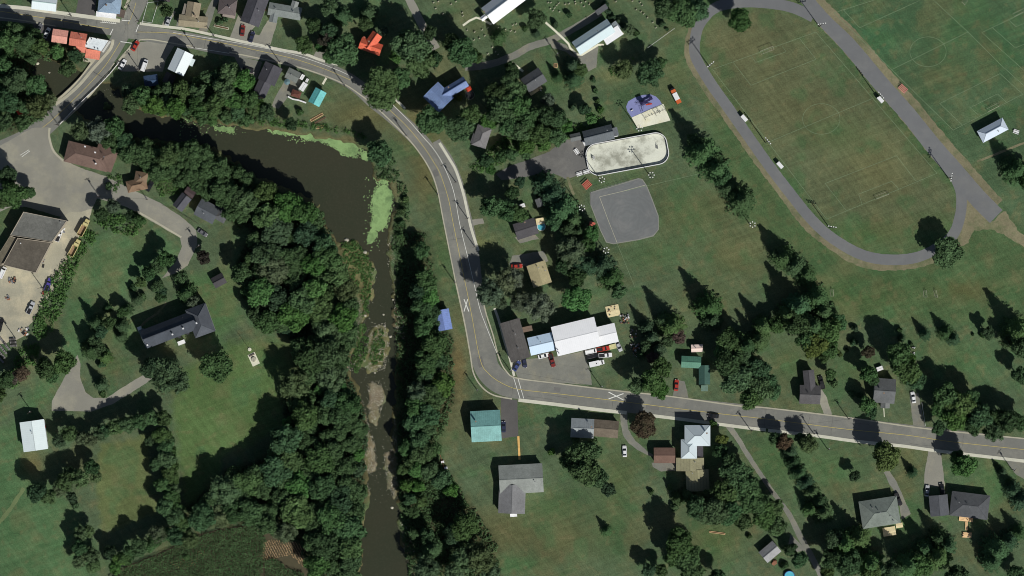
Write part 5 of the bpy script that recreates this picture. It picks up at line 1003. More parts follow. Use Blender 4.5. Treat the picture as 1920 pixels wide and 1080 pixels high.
# rocks
def rocks(name, polys, n_, s0, s1, seed, label):
    rg = np.random.default_rng(seed); V = []; Fc = []; o_ = 0
    ic = np.array([[0, 0, 1], [.89, 0, .45], [.28, .85, .45], [-.72, .53, .45], [-.72, -.53, .45], [.28, -.85, .45], [.72, .53, -.4], [-.28, .85, -.4], [-.89, 0, -.4], [-.28, -.85, -.4], [.72, -.53, -.4]])
    f0 = [(0, 1, 2), (0, 2, 3), (0, 3, 4), (0, 4, 5), (0, 5, 1), (1, 6, 2), (2, 6, 7), (2, 7, 3), (3, 7, 8), (3, 8, 4), (4, 8, 9), (4, 9, 5), (5, 9, 10), (5, 10, 1), (1, 10, 6)]
    pts = []
    for pl, w_ in polys:
        xs = [p[0] for p in pl]; ys = [p[1] for p in pl]; X = rg.uniform(min(xs), max(xs), int(n_ * w_ * 3)); Y = rg.uniform(min(ys), max(ys), int(n_ * w_ * 3)); k = inside(pl, X, Y) & (vnoise(X + 50, Y + 50, 6, seed) > .35); pts.append(np.stack([X[k], Y[k]], 1)[:int(n_ * w_)])
    pts = np.concatenate(pts); gz = np.maximum(ground_z(pts[:, 0], pts[:, 1]), -.75)
    for (x, y), z in zip(pts, gz):
        s_ = rg.uniform(s0, s1) * (1 if rg.random() < .9 else 2); v = ic * s_ * rg.uniform(.7, 1.3, (11, 1)) * np.array([1, rg.uniform(.6, 1), .6]); V.append(v + np.array([(x - 960) * SC, (540 - y) * SC, z + .1])); Fc += [tuple(i + o_ for i in f) for f in f0]; o_ += 11
    m = bpy.data.meshes.new(name); m.from_pydata(np.concatenate(V).tolist(), [], Fc); m.materials.append(ROCKM); return link(name, m, kind='stuff', label=label, category='rocks')
rocks('river_rocks', [([(690, 595), (728, 598), (738, 640), (724, 700), (690, 712), (660, 700), (650, 690), (670, 650), (688, 620)], .3), ([(684, 780), (742, 780), (748, 900), (738, 960), (690, 930), (684, 860)], .3), ([(676, 700), (730, 700), (724, 790), (690, 790), (672, 740)], .16), ([(740, 560), (756, 600), (760, 640), (738, 620)], .05), ([(655, 560), (700, 560), (700, 620), (670, 640), (660, 600)], .07), ([(740, 960), (772, 1000), (785, 1080), (765, 1080), (745, 1010)], .05), ([(705, 440), (740, 440), (745, 560), (700, 600), (690, 520)], .05), ([(190, 158), (215, 165), (222, 185), (200, 182)], .02)], 11000, .04, .13, 12, 'scattered pale rocks and rubble along the river bed')
def boulder(x, y, s_, label, seed):
    rg = random.Random(seed); m = MB(); v_, f_ = ico_core((0, 0, .2), s_, np.random.default_rng(seed)); v_ = [(a_, b_ * .8, c_ * .6) for a_, b_, c_ in v_]; m.add(v_, f_)
    o = link('boulder', m, ROCKM, None, (*P(x, y), max(float(ground_z(np.array([x]), np.array([y]))[0]), -.7)), label=label, category='boulder', group='boulders in the river')
for i, (x, y, s_, l) in enumerate([(650, 450, 1.1, 'pale boulder left of the duckweed mat at the river narrows'), (684, 473, 1.0, 'round pale boulder at the tip of the olive weed bank'), (685, 592, .6, 'white boulder near the west bank by the island'), (721, 611, .6, 'pale boulder at the top of the rocky island'),
                               (719, 590, .5, 'small dark boulder midstream above the island'), (737, 562, .5, 'white boulder at the east edge of the river'), (732, 631, .7, 'pale boulder right of the rocky island'), (703, 699, .5, 'white boulder just below the island'), (735, 952, .7, 'white boulder at the foot of the rapids'), (70, 119, .8, 'pale boulder in the creek beyond the bridge'), (92, 136, .5, 'small boulder in the creek near the bridge')]): boulder(x, y, s_, l, i)
# ------------------------------------------------------------------ automatic distinguishing labels for repeats
used = {}
def autolabels(items, fmt):
    """items: list of (desc, x, y) -> labels naming the nearest landmark, the side and the rank on that side"""
    ks = {}; out = [None] * len(items)
    for i, (dsc, x, y) in enumerate(items):
        l, lx, ly = min(LM, key=lambda q: (q[1] - x) ** 2 + (q[2] - y) ** 2); ks.setdefault((dsc, l, dirn(x - lx, y - ly)), []).append((math.hypot(x - lx, y - ly), i))
    for (dsc, l, dr), v in ks.items():
        v.sort()
        for n_, (d_, i) in enumerate(v): out[i] = f'{dsc} on the {dr} side of {l}' if len(v) == 1 else f'{dsc}, {ORD[min(n_, 15)]}nearest on the {dr} side of {l}'
    return out
# utility poles
def mk_pole(root, hgt=9.5, arms=1):
    link('shaft', MB().tube((0, 0, 0), (0, 0, hgt), .17, .12, 8), POLEM, root)
    for k in range(arms):
        a_ = link('crossarm', MB().box(-1.1, -.06, hgt - .5 - k * .8, 1.1, .06, hgt - .36 - k * .8), POLEM, root)
        for x in (-1, 0, 1): link('insulator', MB().tube((x * .95, 0, hgt - .36 - k * .8), (x * .95, 0, hgt - .16 - k * .8), .05, n=6), METAL, a_)
    if arms > 0: link('transformer', MB().tube((.3, .2, hgt - 2.2), (.3, .2, hgt - 1.3), .26, n=10), METAL, root)
UP = [(134, 30), (261, 41), (110, 235), (262, 131), (402, 69), (365, 90), (355, 160), (525, 117), (647, 162), (762, 255), (812, 87), (1045, 104), (187, 369), (276, 374), (375, 462), (80, 540), (821, 365), (855, 342), (877, 410), (890, 462), (853, 530), (895, 732), (957, 695), (1127, 725), (1407, 806), (1590, 784), (29, 634), (60, 772), (1551, 841), (1897, 880), (1525, 812)]
lb = autolabels([('wooden utility pole', x, y) for x, y in UP], 0); proto = None
for i, (x, y) in enumerate(UP):
    if proto is None: proto = thing('utility_pole', lb[i], 'utility pole', x, y, 20, 'utility poles along the roads'); mk_pole(proto)
    else: copy_thing(proto, x, y, (i * 37) % 60, lb[i])
# wires between poles
def wire(p, q, label, r=.022):
    a_ = Vector((*P(*p), 9.3)); b_ = Vector((*P(*q), 9.3)); m = MB(); pr = None
    for i in range(11):
        t = i / 10; c = a_.lerp(b_, t); c.z -= 4 * .9 * t * (1 - t)
        if pr is not None: m.tube(pr, c, r, n=4)
        pr = c
    link('utility_wire', m, BLACKM, label=label, category='wire', group='overhead wires')
for p, q, l in [((110, 235), (262, 131), 'overhead wire crossing the creek beside the bridge'), ((262, 131), (261, 41), 'overhead wire over the corner parking area'), ((525, 117), (647, 162), 'overhead wire above the bend by the turquoise shed'), ((402, 69), (525, 117), 'overhead wire above the street by the bungalows'), ((1127, 725), (957, 695), 'overhead wire along the shop forecourt'),
                ((1590, 784), (1407, 806), 'overhead wire crossing the lower road near the dark L shaped house'), ((821, 365), (853, 530), 'overhead wire along the grass verge west of the road'), ((187, 369), (276, 374), 'overhead wire over the lane below the restaurant')]: wire(p, q, l)
# floodlight masts
LAMPM = flat('lamp_housing', (0.8, 0.8, 0.75), 0.4)
def mk_mast(root, hgt=13.5, n_=4, star=False):
    link('mast', MB().tube((0, 0, 0), (0, 0, hgt), .2, .12, 8), DARKM, root)
    fr = MB(); fr.box(-1.6, -.06, hgt - .1, 1.6, .06, hgt + .05)
    if star: fr.box(-.06, -1.6, hgt - .1, .06, 1.6, hgt + .04)
    else: fr.box(-1.6, -.06, hgt - 1.1, 1.6, .06, hgt - .96)
    link('lamp_frame', fr, DARKM, root)
    lm_ = MB().box(-.26, -.22, -.12, .26, .22, .12, t=.3).mesh('lamp'); lm_.materials.append(LAMPM)
    if star:
        for i in range(6):
            a_ = i * math.pi / 3; link('lamp', lm_, None, root, (1.1 * math.cos(a_), 1.1 * math.sin(a_), hgt + .2), a_)
    else:
        for i in range(n_): link('lamp', lm_, None, root, (-1.5 + i * 3 / (n_ - 1), .25, hgt + .15)); link('lamp', lm_, None, root, (-1.5 + i * 3 / (n_ - 1), .25, hgt - .95))
MAST = [(1330, 125, 40), (1435, 267, -50), (1536, 50, 10), (1645, 182, -50), (1555, 427, -10), (1778, 334, 80)]
STAR = [(1219, 330, 0), (1127, 339, 20), (1090, 391, 40), (1135, 470, 15), (1407, 422, 30), (1197, 243, 10)]
for nm, L_, st, dsc in (('floodlight_mast', MAST, False, 'tall floodlight mast beside the pitch'), ('rink_light_mast', STAR, True, 'light mast with ringed lamps')):
    lb = autolabels([(dsc, x, y) for x, y, a_ in L_], 0); pr = None
    for i, (x, y, a_) in enumerate(L_):
        if pr is None: pr = thing(nm, lb[i], 'floodlight', x, y, a_, 'floodlight masts'); mk_mast(pr, star=st)
        else: copy_thing(pr, x, y, a_, lb[i])
fp = thing('flagpole', 'slim flagpole with a stone base on the mansion lawn', 'flagpole', 468, 655); link('pole', MB().tube((0, 0, 0), (0, 0, 10), .08, .05), WHITE, fp); link('base', MB().tube((0, 0, 0), (0, 0, .4), .8, .7, 12), CONC, fp)
sc_ = thing('stone_seat_ring', 'round stone seat with a pale border on the mansion lawn', 'garden seat', 475, 672, 25); link('paving', MB().box(-1.6, -3, 0, 1.6, 2.2, .06), CONC, sc_); link('basin', MB().tube((0, -.4, .06), (0, -.4, .7), 1.1, .9, 14), ROCKM, sc_); link('bench', MB().box(-1.2, 1.2, .06, 1.2, 1.7, .5), WOOD, sc_)

# ------------------------------------------------------------------ vehicles
PAINT = {}
def paint(n_, c, r=.35): 
    if n_ not in PAINT: PAINT[n_] = flat('paint_' + n_, c, r, var=.03)
    return PAINT[n_]
COLS = {'white': (.78, .78, .77), 'black': (.02, .02, .022), 'red': (.42, .045, .03), 'dark_red': (.2, .03, .025), 'blue': (.05, .07, .2), 'grey': (.14, .14, .15), 'silver': (.45, .46, .47), 'navy': (.03, .035, .07), 'yellow': (.6, .52, .24), 'purple': (.09, .07, .3), 'orange': (.6, .13, .04)}
def loft(st, z0):
    """st: list of (x, half width, top z)"""
    m = MB(); n_ = len(st); vs = []
    for x, w, z in st: vs += [(x, -w, z0), (x, -w * 1.0, z0 + (z - z0) * .55), (x, -w * .86, z), (x, w * .86, z), (x, w, z0 + (z - z0) * .55), (x, w, z0)]
    fs = []
    for i in range(n_ - 1):
        for j in range(6): a_, b_ = i * 6 + j, i * 6 + (j + 1) % 6; fs.append((a_, a_ + 6, b_ + 6, b_))
    fs += [tuple(range(6))[::-1], tuple((n_ - 1) * 6 + j for j in range(6))]
    return m.add(vs, fs)
wheel_m = MB().tube((0, -.12, 0), (0, .12, 0), .34, n=12).mesh('wheel'); wheel_m.materials.append(RUBBER)
rim_m = MB().tube((0, -.13, 0), (0, .13, 0), .2, n=8).mesh('rim'); rim_m.materials.append(METAL)
hl_m = MB().box(-.06, -.2, -.08, .06, .2, .08).mesh('headlight'); hl_m.materials.append(LAMPM)
def wheels(r, xs, w):
    for x in xs:
        for sy in (-1, 1): o = link('wheel', wheel_m, None, r, (x, sy * w, .34)); link('rim', rim_m, None, o)
def car(x, y, ang, col, label, kind='sedan'):
    """ang: heading of the bonnet, counter-clockwise from the right"""
    r = thing({'sedan': 'parked_car', 'pickup': 'pickup_truck', 'van': 'parked_van', 'box': 'box_truck', 'dump': 'dump_truck'}[kind], label, {'sedan': 'car', 'pickup': 'pickup truck', 'van': 'van', 'box': 'truck', 'dump': 'dump truck'}[kind], x, y, ang, 'vehicles')
    pm_ = paint(col, COLS[col])
    if kind == 'sedan':
        link('body', loft([(-2.35, .72, .7), (-2.2, .88, .95), (-1.2, .93, 1.0), (0, .94, 1.0), (1.1, .93, .98), (2.0, .87, .85), (2.35, .68, .62)], .28), pm_, r)
        link('windows', loft([(-1.75, .68, 1.0), (-1.1, .7, 1.42), (.35, .7, 1.44), (1.15, .66, 1.0)], .93), GLASS, r)
        link('roof_panel', MB().box(-1.05, -.6, 1.4, .3, .6, 1.49, t=.08), pm_, r); wheels(r, (-1.4, 1.4), .86)
    elif kind == 'van':
        link('body', loft([(-2.5, .85, 1.7), (-2.35, .95, 2.0), (1.2, .95, 2.0), (1.9, .93, 1.25), (2.5, .78, .95)], .3), pm_, r)
        link('windscreen', loft([(1.15, .8, 1.96), (1.25, .8, 1.98), (1.8, .8, 1.42)], 1.3), GLASS, r); link('roof_rack', MB().box(-2, -.7, 2.02, .8, -.64, 2.08).box(-2, .64, 2.02, .8, .7, 2.08), METAL, r); wheels(r, (-1.6, 1.6), .9)
    elif kind == 'pickup':
        link('body', loft([(-2.8, .9, 1.0), (0.2, .95, 1.0), (1.5, .95, 1.08), (2.5, .9, 1.0), (2.75, .75, .7)], .4), pm_, r)
        link('cargo_bed', MB().box(-2.65, -.72, 1.0, -.55, .72, 1.03), BLACKM, r)
        link('bed_side', MB().box(-2.75, -.93, .9, -.5, -.78, 1.18).box(-2.75, .78, .9, -.5, .93, 1.18).box(-2.78, -.8, .9, -2.68, .8, 1.18), pm_, r)
        link('windows', loft([(-.5, .74, 1.05), (-.35, .76, 1.65), (.75, .76, 1.65), (1.35, .72, 1.08)], 1.0), GLASS, r); link('roof_panel', MB().box(-.35, -.68, 1.63, .7, .68, 1.72, t=.08), pm_, r); wheels(r, (-1.75, 1.8), .88)
    elif kind == 'box':
        link('cargo_box', MB().box(-3.2, -1.1, .7, 1.0, 1.1, 3.0), pm_, r); link('body', loft([(1.0, .95, 2.1), (1.9, .95, 2.1), (2.5, .92, 1.4), (3.1, .85, 1.2)], .4), pm_, r)
        link('windscreen', loft([(1.85, .8, 2.08), (1.95, .8, 2.1), (2.45, .8, 1.5)], 1.45), GLASS, r); link('box_vent', MB().box(-.4, -.2, 3.0, .0, .2, 3.12), BLACKM, r); wheels(r, (-2.0, 2.1), .95)
    elif kind == 'dump':
        link('body', loft([(.8, 1.1, 2.6), (1.9, 1.1, 2.6), (2.1, 1.0, 1.8), (3.5, .95, 1.6), (3.7, .8, 1.2)], .5), pm_, r); link('windscreen', loft([(1.85, .9, 2.5), (2.1, .9, 1.85)], 1.7), GLASS, r)
        link('tipper_body', MB().box(-3.9, -1.25, 1.1, .7, -1.1, 2.4).box(-3.9, 1.1, 1.1, .7, 1.25, 2.4).box(-4, -1.25, 1.1, -3.88, 1.25, 2.4).box(.58, -1.25, 1.1, .7, 1.25, 2.7), pm_, r)
        link('load_bed', MB().box(-3.88, -1.1, 1.0, .58, 1.1, 1.2), flat('rusty_steel', (.3, .2, .12)), r); wheels(r, (-3, -1.9, 2.6), 1.1)
    if kind != 'dump':
        for sy in (-1, 1): link('headlight', hl_m, None, r, ({'sedan': 2.22, 'van': 2.42, 'pickup': 2.66, 'box': 3.05}[kind], sy * .55, .72))
    return r
for c_ in [(73, 54, 60, 'grey', 'grey car beside the white car left of the shops'), (88, 62, 62, 'white', 'white car parked against the salmon roofed shop'), (254, 86, 60, 'red', 'red car at the corner of the parking area'),
           (230, 121, 60, 'white', 'white car facing the bridge railing'), (271, 123, 70, 'white', 'white van next to a pole in the parking area', 'van'), (316, 38, 70, 'silver', 'silver car in the driveway near the street corner'),
           (455, 57, 82, 'dark_red', 'dark red car in front of the charcoal duplex'), (472, 69, 72, 'navy', 'dark blue car at the sidewalk before the charcoal duplex'), (466, 131, -15, 'black', 'black car beside the black roofed mobile home'),
           (158, 426, 62, 'yellow', 'dump truck with yellow cab, upper of two in the yard', 'dump'), (141, 464, 62, 'yellow', 'dump truck with orange bed, lower of two in the yard', 'dump'), (111, 441, 70, 'white', 'white pickup against the works garage wall', 'pickup'),
           (5, 511, 65, 'white', 'white van at the left frame edge below the garage', 'van'), (91, 533, 70, 'purple', 'purple blue pickup by the yard hedge', 'pickup'), (281, 349, 60, 'black', 'black car beside the small brown hip house'),
           (380, 436, -35, 'grey', 'dark grey car at the bend of the lane'), (58, 577, 65, 'silver', 'silver tow truck on the pale concrete pad', 'pickup'), (1, 609, 75, 'black', 'black pickup at the left frame edge', 'pickup'),
           (1108, 659, 12, 'white', 'white van closest to the warehouse front', 'van'), (1131, 654, 10, 'red', 'red pickup below the small white garage', 'pickup'), (1110, 668, 12, 'black', 'black van between the white van and box truck', 'van'), (1135, 666, 5, 'white', 'white pickup below the red pickup', 'pickup'),
           (1119, 681, 12, 'white', 'white box truck at the edge of the forecourt', 'box'), (1160, 649, -65, 'silver', 'silver blue car right of the small garage'), (1035, 676, -75, 'dark_red', 'dark red pickup in the shop forecourt', 'pickup'), (1019, 667, 15, 'white', 'white flatbed trailer car before the pale blue annex'),
           (983, 679, -80, 'navy', 'navy car parked below the brown roofed shop'), (969, 686, 58, 'blue', 'blue car at the forecourt corner by the sidewalk'), (1268, 722, 85, 'red', 'bright red car in the drive of the green roofed house'), (1337, 779, 172, 'black', 'black car driving on the road by the white hip house'),
           (944, 800, 90, 'navy', 'navy car parked beside the teal garage'), (1712, 745, 100, 'white', 'white car alone on a gravel drive'), (1540, 717, 105, 'black', 'black pickup beside the dark L shaped house', 'pickup'), (1171, 846, 92, 'white', 'white car parked on the lawn left of the brown garage'),
           (1684, 936, -68, 'black', 'black pickup beside the sage grey hip bungalow', 'pickup'), (1766, 916, 100, 'black', 'black car at the end of the paved driveway'), (1738, 920, 85, 'silver', 'silver blue car tucked left of the charcoal garage'), (969, 499, 5, 'red', 'red car in front of the tan roofed house in the trees')]: car(*c_)
# the long red and white vehicle by the playground
t = thing('fire_training_truck', 'long red and white truck with black front on the grass by the playground', 'truck', 1266, 179, 117)
link('body', MB().box(-3.7, -1, .5, -2.1, 1, 2.4).box(1.0, -1, .5, 2.5, 1, 2.2), paint('orange', COLS['orange']), t); link('white_body', MB().box(-2.1, -.98, .5, 1.0, .98, 2.5), WHITE, t); link('cab', loft([(2.5, .95, 2.1), (3.2, .95, 2.0), (3.8, .85, 1.2)], .5), BLACKM, t); wheels(t, (-2.6, 2.9), .95)

# ------------------------------------------------------------------ playground, benches, goals, pools, fences
pg = thing('play_structure', 'dark play structure with a red slide on the blue pad', 'play structure', 1205, 193, 25)
POSTM = flat('purple_steel', (.035, .03, .09), .4)
def frame_(w, l, h, r=.08):
    m = MB()
    for sx in (-1, 1):
        for sy in (-1, 1): m.tube((sx * l / 2, sy * w / 2, 0), (sx * l / 2, sy * w / 2, h), r, n=6)
    return m
link('tower', frame_(1.6, 1.6, 3.2).box(-.85, -.85, 1.4, .85, .85, 1.5), POSTM, pg); link('roof', MB().box(-1.1, -1.1, 3.2, 1.1, 1.1, 3.9, t=.8), POSTM, pg)
link('bridge', MB().box(.85, -.5, 1.3, 3.0, .5, 1.42), POSTM, pg); link('tower', frame_(1.4, 1.4, 2.6).box(-.7, -.7, 1.3, .7, .7, 1.4), POSTM, pg, (3.7, .3, 0)); link('slide', MB().add([(.8, -1.0, 1.4), (.8, -1.6, 1.4), (3.4, -2.2, .1), (3.4, -1.6, .1), (.8, -1.0, 1.3), (.8, -1.6, 1.3), (3.4, -2.2, 0), (3.4, -1.6, 0)], [(0, 1, 2, 3), (7, 6, 5, 4), (0, 3, 7, 4), (1, 5, 6, 2)]), REDM, pg)
link('climbing_net', MB().tube((-.8, 0, 1.5), (-3, .8, 0), .05).tube((-.8, .6, 1.5), (-3, 1.6, 0), .05).tube((-1.5, .2, 1), (-1.5, 1, 1), .05).tube((-2.2, .5, .5), (-2.2, 1.4, .5), .05), BLACKM, pg)
link('climber_arch', MB().tube((-1, -1, 0), (-1.6, -2, 1.9), .07).tube((-1.6, -2, 1.9), (-2.2, -3, 0), .07).tube((-.2, -1, 0), (-.8, -2, 1.9), .07).tube((-.8, -2, 1.9), (-1.4, -3, 0), .07), POSTM, pg)
sp = thing('spring_rider', 'white spring rider at the left of the blue pad', 'spring rider', 1185, 207, 30); link('base', MB().tube((0, 0, 0), (0, 0, .5), .2), BLACKM, sp); link('seat', MB().box(-.6, -.15, .5, .6, .15, .8, t=.2), WHITE, sp); link('footrest', MB().box(-.1, -.5, .45, .1, .5, .52), BLACKM, sp)
for (x, y, L_, lab) in ((1222, 215, 6.5, 'long swing set across the middle of the sand'), (1238, 209, 4.5, 'short swing set near the upper right of the sand')):
    s_ = thing('swing_set', lab, 'swing set', x, y, 25, 'swing sets'); m = MB().tube((-L_ / 2, 0, 2.4), (L_ / 2, 0, 2.4), .07)
    for sx in (-1, 1):
        for sy in (-1, 1): m.tube((sx * L_ / 2, 0, 2.4), (sx * L_ / 2, sy * 1.1, 0), .06)
    link('frame', m, DARKM, s_)
    for i in range(int(L_ / 1.3)): x_ = -L_ / 2 + .9 + i * 1.3; link('swing_seat', MB().box(x_ - .25, -.12, .5, x_ + .25, .12, .54).tube((x_ - .22, 0, .54), (x_ - .22, 0, 2.4), .02, n=4).tube((x_ + .22, 0, .54), (x_ + .22, 0, 2.4), .02, n=4), BLACKM, s_)
def bench_rows(x, y, L_, rows_, ang, mat, label, cat='bleacher', group=None, pitch=.55):
    r = thing(cat.replace(' ', '_'), label, cat, x, y, ang, group)
    for i in range(rows_): link('seat_board', MB().box(-L_ / 2, i * pitch - rows_ * pitch / 2, .4 + .28 * i, L_ / 2, i * pitch + pitch * .62 - rows_ * pitch / 2, .46 + .28 * i), mat, r)
    m = MB()
    for sx in (-.42, .42): m.box(sx * L_ - .05, -rows_ * pitch / 2, 0, sx * L_ + .05, rows_ * pitch / 2, .38)
    link('frame', m, METAL, r); return r
ORB = flat('red_boards', (.55, .13, .09)); PINKB = flat('faded_red_boards', (.55, .22, .17))
bench_rows(1100, 346, 3.4, 5, 42, ORB, 'red slatted bleacher between the rink and the ball diamond', pitch=.62)
bench_rows(1693, 166, 3.6, 4, -42, PINKB, 'faded red bleacher on the verge of the school road', pitch=.62)
def shelter(x, y, L_, W_, ang, mat, label, h=2.2):
    r = thing('team_shelter', label, 'shelter', x, y, ang, 'team shelters'); link('roof', MB().box(-L_ / 2, -W_ / 2, h, L_ / 2, W_ / 2, h + .12), mat, r); link('back_wall', MB().box(-L_ / 2, -W_ / 2, 0, L_ / 2, -W_ / 2 + .08, h - .01), mat, r); link('bench', MB().box(-L_ / 2 + .2, -.3, .4, L_ / 2 - .2, .1, .46), WOOD, r)
    for sx in (-1, 1): link('side_wall', MB().box(sx * (L_ / 2 - .06) - .04, -W_ / 2 + .09, 0, sx * (L_ / 2 - .06) + .04, W_ / 2 - .3, h - .01), mat, r)
shelter(1395, 222, 3.0, 1.5, -48, WHITE, 'upper white team shelter inside the left track straight'); shelter(1462, 310, 3.0, 1.5, -48, WHITE, 'lower white team shelter inside the left track straight'); shelter(1650, 187, 3.0, 1.5, -48, WHITE, 'white team shelter beside the straight school road')
shelter(1110, 421, 2.4, 2.0, -15, ORB, 'red player shelter left of the ball diamond')
for i, (x, y, a_) in enumerate([(1086, 326, 18), (1099, 322, 18), (1081, 284, -55), (1905, 247, -20)]):
    r = thing('picnic_bench', ['white bench left of a pair below the rink parking', 'white bench right of a pair below the rink parking', 'white bench alone in the rink parking', 'white picnic table right of the white pavilion'][i], 'bench', x, y, a_); link('top', MB().box(-1.2, -.35, .7, 1.2, .35, .76), WHITE, r)
    for sy in (-1, 1): link('seat', MB().box(-1.2, sy * .7 - .13, .42, 1.2, sy * .7 + .13, .46), WHITE, r)
    link('frame', MB().box(-.9, -.8, 0, -.82, .8, .4).box(.82, -.8, 0, .9, .8, .4).box(-.9, -.06, .4, -.82, .06, .7).box(.82, -.06, .4, .9, .06, .7), METAL, r)
def goal(x, y, w, dp, ang, label, h=2.2):
    r = thing('soccer_goal', label, 'goal', x, y, ang, 'soccer goals'); m = MB().tube((-w / 2, 0, h), (w / 2, 0, h), .06)
    for sx in (-1, 1): m.tube((sx * w / 2, 0, 0), (sx * w / 2, 0, h), .06).tube((sx * w / 2, 0, h), (sx * w / 2, dp, .05), .04)
    link('posts', m.tube((-w / 2, dp, .05), (w / 2, dp, .05), .04), KERBM, r)
    nm_ = MB()
    for i in range(7): xx = -w / 2 + w * i / 6; nm_.tube((xx, 0, h), (xx, dp, .05), .012, n=3)
    link('net', nm_, WHITE, r)
goal(1863, 204, 5.3, 1.3, 27, 'white goal above the white pavilion'); goal(1912, 26, 5.3, 1.3, 27, 'white goal at the far right top corner'); goal(1805, 7, 1.8, 2.2, -40, 'small yellowish goal frame near the top edge')
goal(1562, 549, 2.8, 1.2, 95, 'small goal frame alone in the open right hand meadow', 1.6); goal(1737, 551, 2.8, 1.2, 95, 'left small goal frame of the pair in the meadow', 1.6); goal(1756, 551, 3, .9, 102, 'right small goal frame of the pair in the meadow', 1.6); goal(1654, 369, 5.5, 1.3, 21, 'goal at the lower end of the track pitch'); goal(1437, 92, 5.5, 1.3, 201, 'goal at the upper end of the track pitch')
POOLW = flat('pool_water', (.12, .5, .6), .1); POOLD = flat('pool_liner_blue', (.05, .1, .3), .4)
def pool(x, y, r_, label, deckp=None, h=1.1):
    r = thing('swimming_pool', label, 'pool', x, y); link('wall', ring([(x + r_ * math.cos(t) / 1, y - r_ * math.sin(t)) for t in np.linspace(0, 6.2832, 25)[:-1]], [(x + r_ * .9 * math.cos(t), y - r_ * .9 * math.sin(t)) for t in np.linspace(0, 6.2832, 25)[:-1]], 0, h, (x, y)), WHITE if deckp else POOLD, r)
    link('water', MB().tube((0, 0, .05), (0, 0, h - .15), r_ * .9 * SC, n=24), POOLW, r)
    if deckp: link('deck', MB().box(-1.8, .9, 0, 1.6, 3.6, 1.0), DECK, r, None, math.radians(10))
pool(1015, 425, 8, 'round turquoise pool with a pale deck beside the dark grey house', True); pool(1480, 1080, 10, 'dark blue rimmed pool cut by the bottom edge')
def tramp(x, y, r_, label):
    r = thing('trampoline', label, 'trampoline', x, y); link('mat', MB().tube((0, 0, .8), (0, 0, .84), r_ * .85, n=20), BLACKM, r); m = MB()
    for i in range(6): a_ = i * math.pi / 3; m.tube((r_ * math.cos(a_), r_ * math.sin(a_), 0), (r_ * math.cos(a_), r_ * math.sin(a_), 2.2), .04, n=5)
    for i in range(16): a_, b_ = i * math.pi / 8, (i + 1) * math.pi / 8; m.tube((r_ * math.cos(a_), r_ * math.sin(a_), .84), (r_ * math.cos(b_), r_ * math.sin(b_), .84), .06, n=5)
    link('frame', m, METAL, r)
tramp(881, 178, 1.9, 'black trampoline beside the large blue roofed house')
r = thing('red_canopy', 'red canopy at the end of the large blue roofed house', 'canopy', 879, 167, 30); link('cover', MB().box(-1.1, -1, 2.2, 1.1, 1, 2.8, t=.5), REDM, r); link('posts', frame_(1.8, 2.0, 2.2, .04), METAL, r)
r = thing('sun_umbrella', 'teal patio umbrella below the little grey cottage', 'umbrella', 539, 154); um = MB(); um.add([(1.3 * math.cos(i * math.pi / 4), 1.3 * math.sin(i * math.pi / 4), 2.1) for i in range(8)] + [(0, 0, 2.7)], [(i, (i + 1) % 8, 8) for i in range(8)]); link('canopy', um, flat('teal_cloth', (.12, .2, .22)), r); link('pole', MB().tube((0, 0, 0), (0, 0, 2.7), .04), METAL, r)
def trailer(x, y, L_, W_, h, ang, mat, label, cat='trailer'):
    r = thing('utility_trailer' if cat == 'trailer' else cat.replace(' ', '_'), label, cat, x, y, ang); link('body', MB().box(-L_ / 2, -W_ / 2, .5, L_ / 2, W_ / 2, h), mat, r); link('seam', MB().box(-L_ / 2 - .01, -.04, h, L_ / 2 + .01, .04, h + .04), METAL, r); link('hitch', MB().box(L_ / 2, -.06, .5, L_ / 2 + .7, .06, .6), DARKM, r); wheels(r, (-.3,), W_ / 2)
trailer(567, 145, 2.3, 1.3, 2.0, 60, WHITE, 'short white trailer above the longer white one'); trailer(569, 163, 3.6, 2.1, 2.6, 57, WHITE, 'long white trailer between cottage and turquoise shed'); trailer(576, 151, 1.5, 1.0, 1.4, 60, WHITE, 'tiny white trailer beside the dark roadside tree')
trailer(979, 386, 2.4, 1.6, 1.8, 20, WHITE, 'white box trailer among trees above the dark grey house'); trailer(1649, 691, 2.6, 1.7, 1.7, 20, WHITE, 'white cargo trailer under the trees above the porch house')
# white wall, fences, garden beds
WL = thing('garden_wall', 'bright white curved wall below the brown hut', 'wall', 556, 187); wm = ribbon_mesh([(540, 181), (549, 186), (560, 188), (574, 193)], 2.6, 1.0, thick=1.0); c = P(556, 187); wm.v = [(v[0] - c[0], v[1] - c[1], v[2]) for v in wm.v]; link('render', wm, WHITE, WL)
def fence(pts, label, h=1.2, mat=METAL, gap=3.0, mesh_=True):
    r = thing('fence', label, 'fence', pts[0][0], pts[0][1]); c = P(*pts[0]); m = MB(); pm_ = MB().tube((0, 0, 0), (0, 0, h), .05, n=6).mesh('post'); pm_.materials.append(mat)
    for a_, b_ in zip(pts[:-1], pts[1:]):
        A = Vector((*P(*a_), 0)) - Vector((*c, 0)); B = Vector((*P(*b_), 0)) - Vector((*c, 0)); n_ = max(1, int((B - A).length / gap))
        for i in range(n_): link('post', pm_, None, r, A.lerp(B, i / n_))
        for z in (.15, h * .5, h): m.tube(A + Vector((0, 0, z)), B + Vector((0, 0, z)), .03, n=4)
    link('rail', m, mat, r)
fence([(1265, 53), (1214, 90)], 'thin fence line at the upper left of the track', 1.2, WHITE, 4); fence([(1107, 385), (1107, 361), (1140, 350), (1198, 334)], 'chain link backstop fence at the top of the ball diamond', 2.4, METAL, 4)
